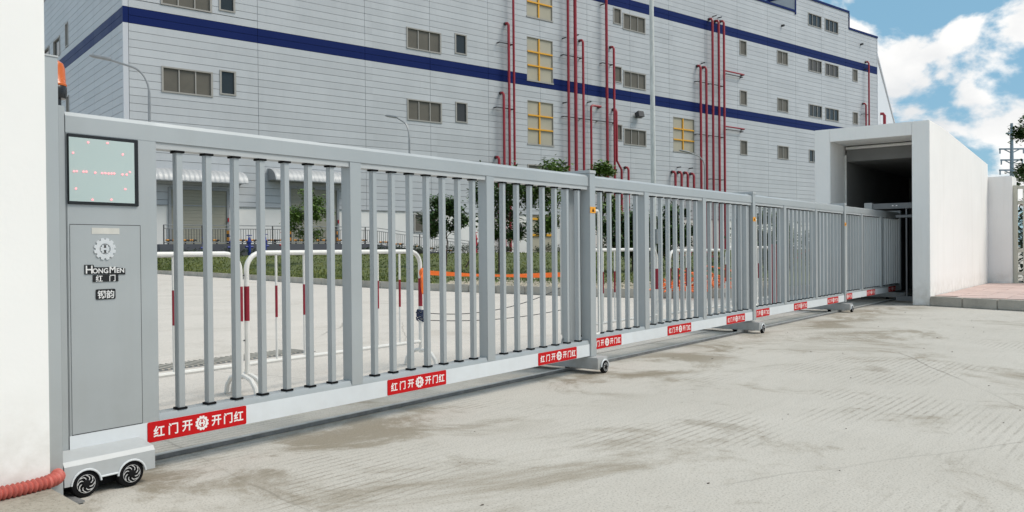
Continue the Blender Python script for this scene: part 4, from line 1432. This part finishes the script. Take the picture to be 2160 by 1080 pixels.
# orange tape, knot, rope and wires
def ribbon(mb, pts, h, nrm=(0, 1, 0), th=0.002):
    pts = [Vector(p) for p in pts]
    n0 = len(mb.v)
    nv = Vector(nrm) * th
    for i, p in enumerate(pts):
        hh = h[i] if isinstance(h, (list, tuple)) else h
        for q in (p + Vector((0, 0, hh / 2)) - nv, p - Vector((0, 0, hh / 2)) - nv, p - Vector((0, 0, hh / 2)) + nv, p + Vector((0, 0, hh / 2)) + nv):
            mb.v.append(tuple(q))
    for i in range(len(pts) - 1):
        a = n0 + 4 * i
        for k in range(4):
            mb.f.append((a + k, a + (k + 1) % 4, a + 4 + (k + 1) % 4, a + 4 + k))
    mb.f.append((n0, n0 + 3, n0 + 2, n0 + 1))
    e = n0 + 4 * (len(pts) - 1)
    mb.f.append((e, e + 1, e + 2, e + 3))
tp_ = thing('safety_tape', 'orange safety tape strung from barrier to barrier with a loose tail', 'tape', (5.645, 5.48, 0))
rb = MB()
A, Bp = Vector((0, -0.025, 0.895)), Vector((2.04, -0.43, 0.83))
pts, hh = [], []
for i in range(22):
    f_ = i / 21
    p = A.lerp(Bp, f_)
    p.z -= 0.04 * 4 * f_ * (1 - f_) * 0.7
    pts.append(tuple(p))
    hh.append(0.030 + 0.012 * math.sin(f_ * 9 + 1) + 0.012 * f_)
ribbon(rb, pts, hh, (0.15, 1, 0))
rb.build('strip', TAPE, tp_)
kn_ = MB().lathe([(0.008, -0.04), (0.03, -0.03), (0.034, 0.0), (0.026, 0.025), (0.010, 0.04)], 9, (0, -0.01, 0.895))
kn_.build('knot', TAPE, tp_)
tl = MB()
tp2 = [(0.0, -0.035, 0.90), (-0.02, -0.045, 0.86), (-0.025, -0.05, 0.82), (-0.02, -0.045, 0.76), (-0.018, -0.045, 0.715), (-0.022, -0.045, 0.69)]
n0 = len(tl.v)
for i, p in enumerate(tp2):
    w = (0.02, 0.028, 0.030, 0.028, 0.022, 0.01)[i]
    tl.v += [(p[0] - w, p[1] + 0.008 * math.sin(i * 2.0), p[2]), (p[0] + w, p[1] - 0.008 * math.sin(i * 2.0), p[2]), (p[0] + w, p[1] + 0.006, p[2]), (p[0] - w, p[1] + 0.012, p[2])]
for i in range(len(tp2) - 1):
    a = 4 * i
    for k in range(4):
        tl.f.append((a + k, a + (k + 1) % 4, a + 4 + (k + 1) % 4, a + 4 + k))
tl.build('loose_tail', TAPE, tp_)
rr_ = random.Random(5)
rp_ = MB()
pts = []
for i in range(60):
    a = i * 0.85
    pts.append((0.032 * math.cos(a) + rr_.uniform(-.01, .01), 0.032 * math.sin(a) + rr_.uniform(-.01, .01), 0.485 + 0.045 * math.sin(i * 0.37) + rr_.uniform(-.02, .02)))
rp_.tube(pts, 0.006, 5)
rp_.tube([(0.03, -0.02, 0.46), (0.05, -0.04, 0.42), (0.045, -0.03, 0.36)], 0.005, 5)
tag(rp_.build('rope_knot', ROPE, loc=(5.645, 5.50, 0)), 'tangled dark blue rope knotted round the taped barrier post', 'rope')
def wire(label, a, b, sag):
    a, b = Vector(a), Vector(b)
    pts = []
    for i in range(24):
        f_ = i / 23
        p = a.lerp(b, f_)
        p.z -= sag * 4 * f_ * (1 - f_)
        pts.append(tuple(p))
    tag(MB().tube(pts, 0.0042, 5).build('hanging_wire', WIRE), label, 'wire')
wire('upper thin wire sagging between two barriers', (5.66, 5.48, 0.51), (7.68, 5.05, 0.78), 0.14)
wire('lower thin wire sagging between two barriers', (5.66, 5.48, 0.44), (7.68, 5.05, 0.47), 0.06)

# tangle of orange netting on the gravel
nt_ = MB()
for i in range(34):
    a = rr_.uniform(0, 6.28)
    c = Vector((rr_.uniform(-.9, .9), rr_.uniform(-.5, .5), 0))
    d = Vector((math.cos(a), math.sin(a), 0)) * rr_.uniform(0.25, 0.8)
    hgt = rr_.uniform(0.15, 0.75) * max(0.2, 1 - abs(c.x))
    nt_.tube([tuple(c - d), tuple(c - d * .4 + Vector((0, 0, hgt))), tuple(c + d * .4 + Vector((0, 0, hgt * .8))), tuple(c + d)], 0.018, 5)
pz = Vector((16.9, 8.0, 0))
tag(nt_.build('orange_netting', TAPE, loc=(17.1, 8.15, lz(17.1, 8.15))), 'tangled heap of orange netting lying on the gravel', 'netting')
tag(MB().tube([(0, 0, 0), (0, 0, 0.55), (0, 0, 1.15)], [0.045, 0.045, 0.04], 10).build('striped_bollard', REDP, loc=(13.4, 4.95, 0.004)), 'dark red bollard behind the third gate section', 'bollard')

# ------------------------------------------------------------------ dock yard furniture
for i, (s, lab) in enumerate(((5.27, 'black and yellow bollard right of the first dock door'), (9.37, 'black and yellow bollard left of the second dock door'), (12.72, 'black and yellow bollard right of the second dock door'))):
    p = fpt(s, -2.65, 1.622)
    t = thing('dock_bollard', lab, 'bollard', tuple(p), BANG, 'bollards on the dock')
    for k in range(4):
        MB().tube([(0, 0, 0.21 * k), (0, 0, 0.21 * (k + 1))], 0.085, 10).build('band', STOPY if k % 2 else DARKM, t)
ws = None
for s in (1.9, 2.9, 4.3, 5.9, 6.7, 8.0, 8.6, 10.0, 11.6, 13.2, 14.6, 16.4, 17.6, 19.0, 20.3, 22.0):
    p = fpt(s, -2.72, dock_z(s) + 0.002)
    if ws is None:
        ws = thing('wheel_stop', 'low yellow and black wheel stop rail on the loading dock', 'wheel stop', tuple(p), BANG, 'wheel stops along the dock')
        for k in range(4):
            MB().tube([(-0.4 + 0.2 * k, 0, 0.24), (-0.2 + 0.2 * k, 0, 0.24)], 0.05, 8).build('band', STOPY if k % 2 == 0 else DARKM, ws)
        for x in (-0.25, 0.25):
            MB().tube([(x, 0, 0), (x, 0, 0.19)], 0.045, 8).build('foot', DARKM, ws)
    else:
        c = copy_tree(ws)
        c.location = p
        c.rotation_euler.x = 0

def hydrant(label, base, m, h, cat='hydrant'):
    t = thing('fire_hydrant', label, cat, base, BANG)
    MB().lathe([(0.16, 0), (0.16, 0.06), (0.10, 0.07), (0.10, h * 0.62), (0.15, h * 0.64), (0.15, h * 0.70), (0.09, h * 0.74), (0.07, h * 0.86), (0.03, h * 0.9)], 12).build('body', m, t)
    for sgn in (-1, 1):
        MB().tube([(0, 0, h * 0.45), (sgn * 0.24, 0, h * 0.45)], 0.065, 8).build('outlet', m, t)
    MB().tube([(-0.17, 0, h * 0.97), (0.17, 0, h * 0.97)], 0.025, 6).tube([(0, 0, h * 0.85), (0, 0, h)], 0.02, 6).build('handwheel', m, t)
for i, (s, m, h, lab) in enumerate(((3.3, HYB, 1.2, 'leftmost blue fire valve under the loading dock'), (4.9, HYB, 1.3, 'second blue fire valve under the loading dock'), (6.0, HYB, 1.35, 'blue fire valve with a domed cap under the dock'), (7.0, HYB, 1.4, 'rightmost blue fire valve under the loading dock'), (8.2, HYR, 1.5, 'red fire valve just right of the blue ones'), (13.2, HYR, 1.6, 'thick red fire hydrant below the dock bollard'), (23.4, HYR, 1.6, 'red fire hydrant at the bottom of the dock ramp'))):
    p = fpt(s, -4.2, 0)
    hydrant(lab, (p.x, p.y, lz(p.x, p.y)), m, h)
# leaning prop beside the tree
p = Vector((25.9, 22.6, lz(25.9, 22.6)))
tag(MB().tube([(0, 0, 0), (1.0, -0.5, 1.9)], [0.035, 0.03], 6).build('tree_prop', BARK, loc=tuple(p)), 'dark wooden pole leaning as a prop against a lawn tree', 'pole')

# small debris on the apron
db = MB()
for k in range(46):
    x, y = rr_.uniform(2.5, 15), rr_.uniform(0.4, 3.9)
    r = rr_.uniform(0.003, 0.009) * (1 + 0.06 * x)
    n = len(db.v)
    for q in ((1, 0, 0), (0, 1, 0), (-1, 0, 0), (0, -1, 0), (0, 0, .7)):
        db.v.append((x + q[0] * r * rr_.uniform(.8, 2.6), y + q[1] * r * rr_.uniform(.4, 1.0), 0.002 + q[2] * r * 0.5))
    db.f += [(n, n + 1, n + 4), (n + 1, n + 2, n + 4), (n + 2, n + 3, n + 4), (n + 3, n, n + 4)]
tag(db.build('debris', BARK, smooth=False), 'small dark scraps scattered over the concrete apron', 'debris', kind='stuff')
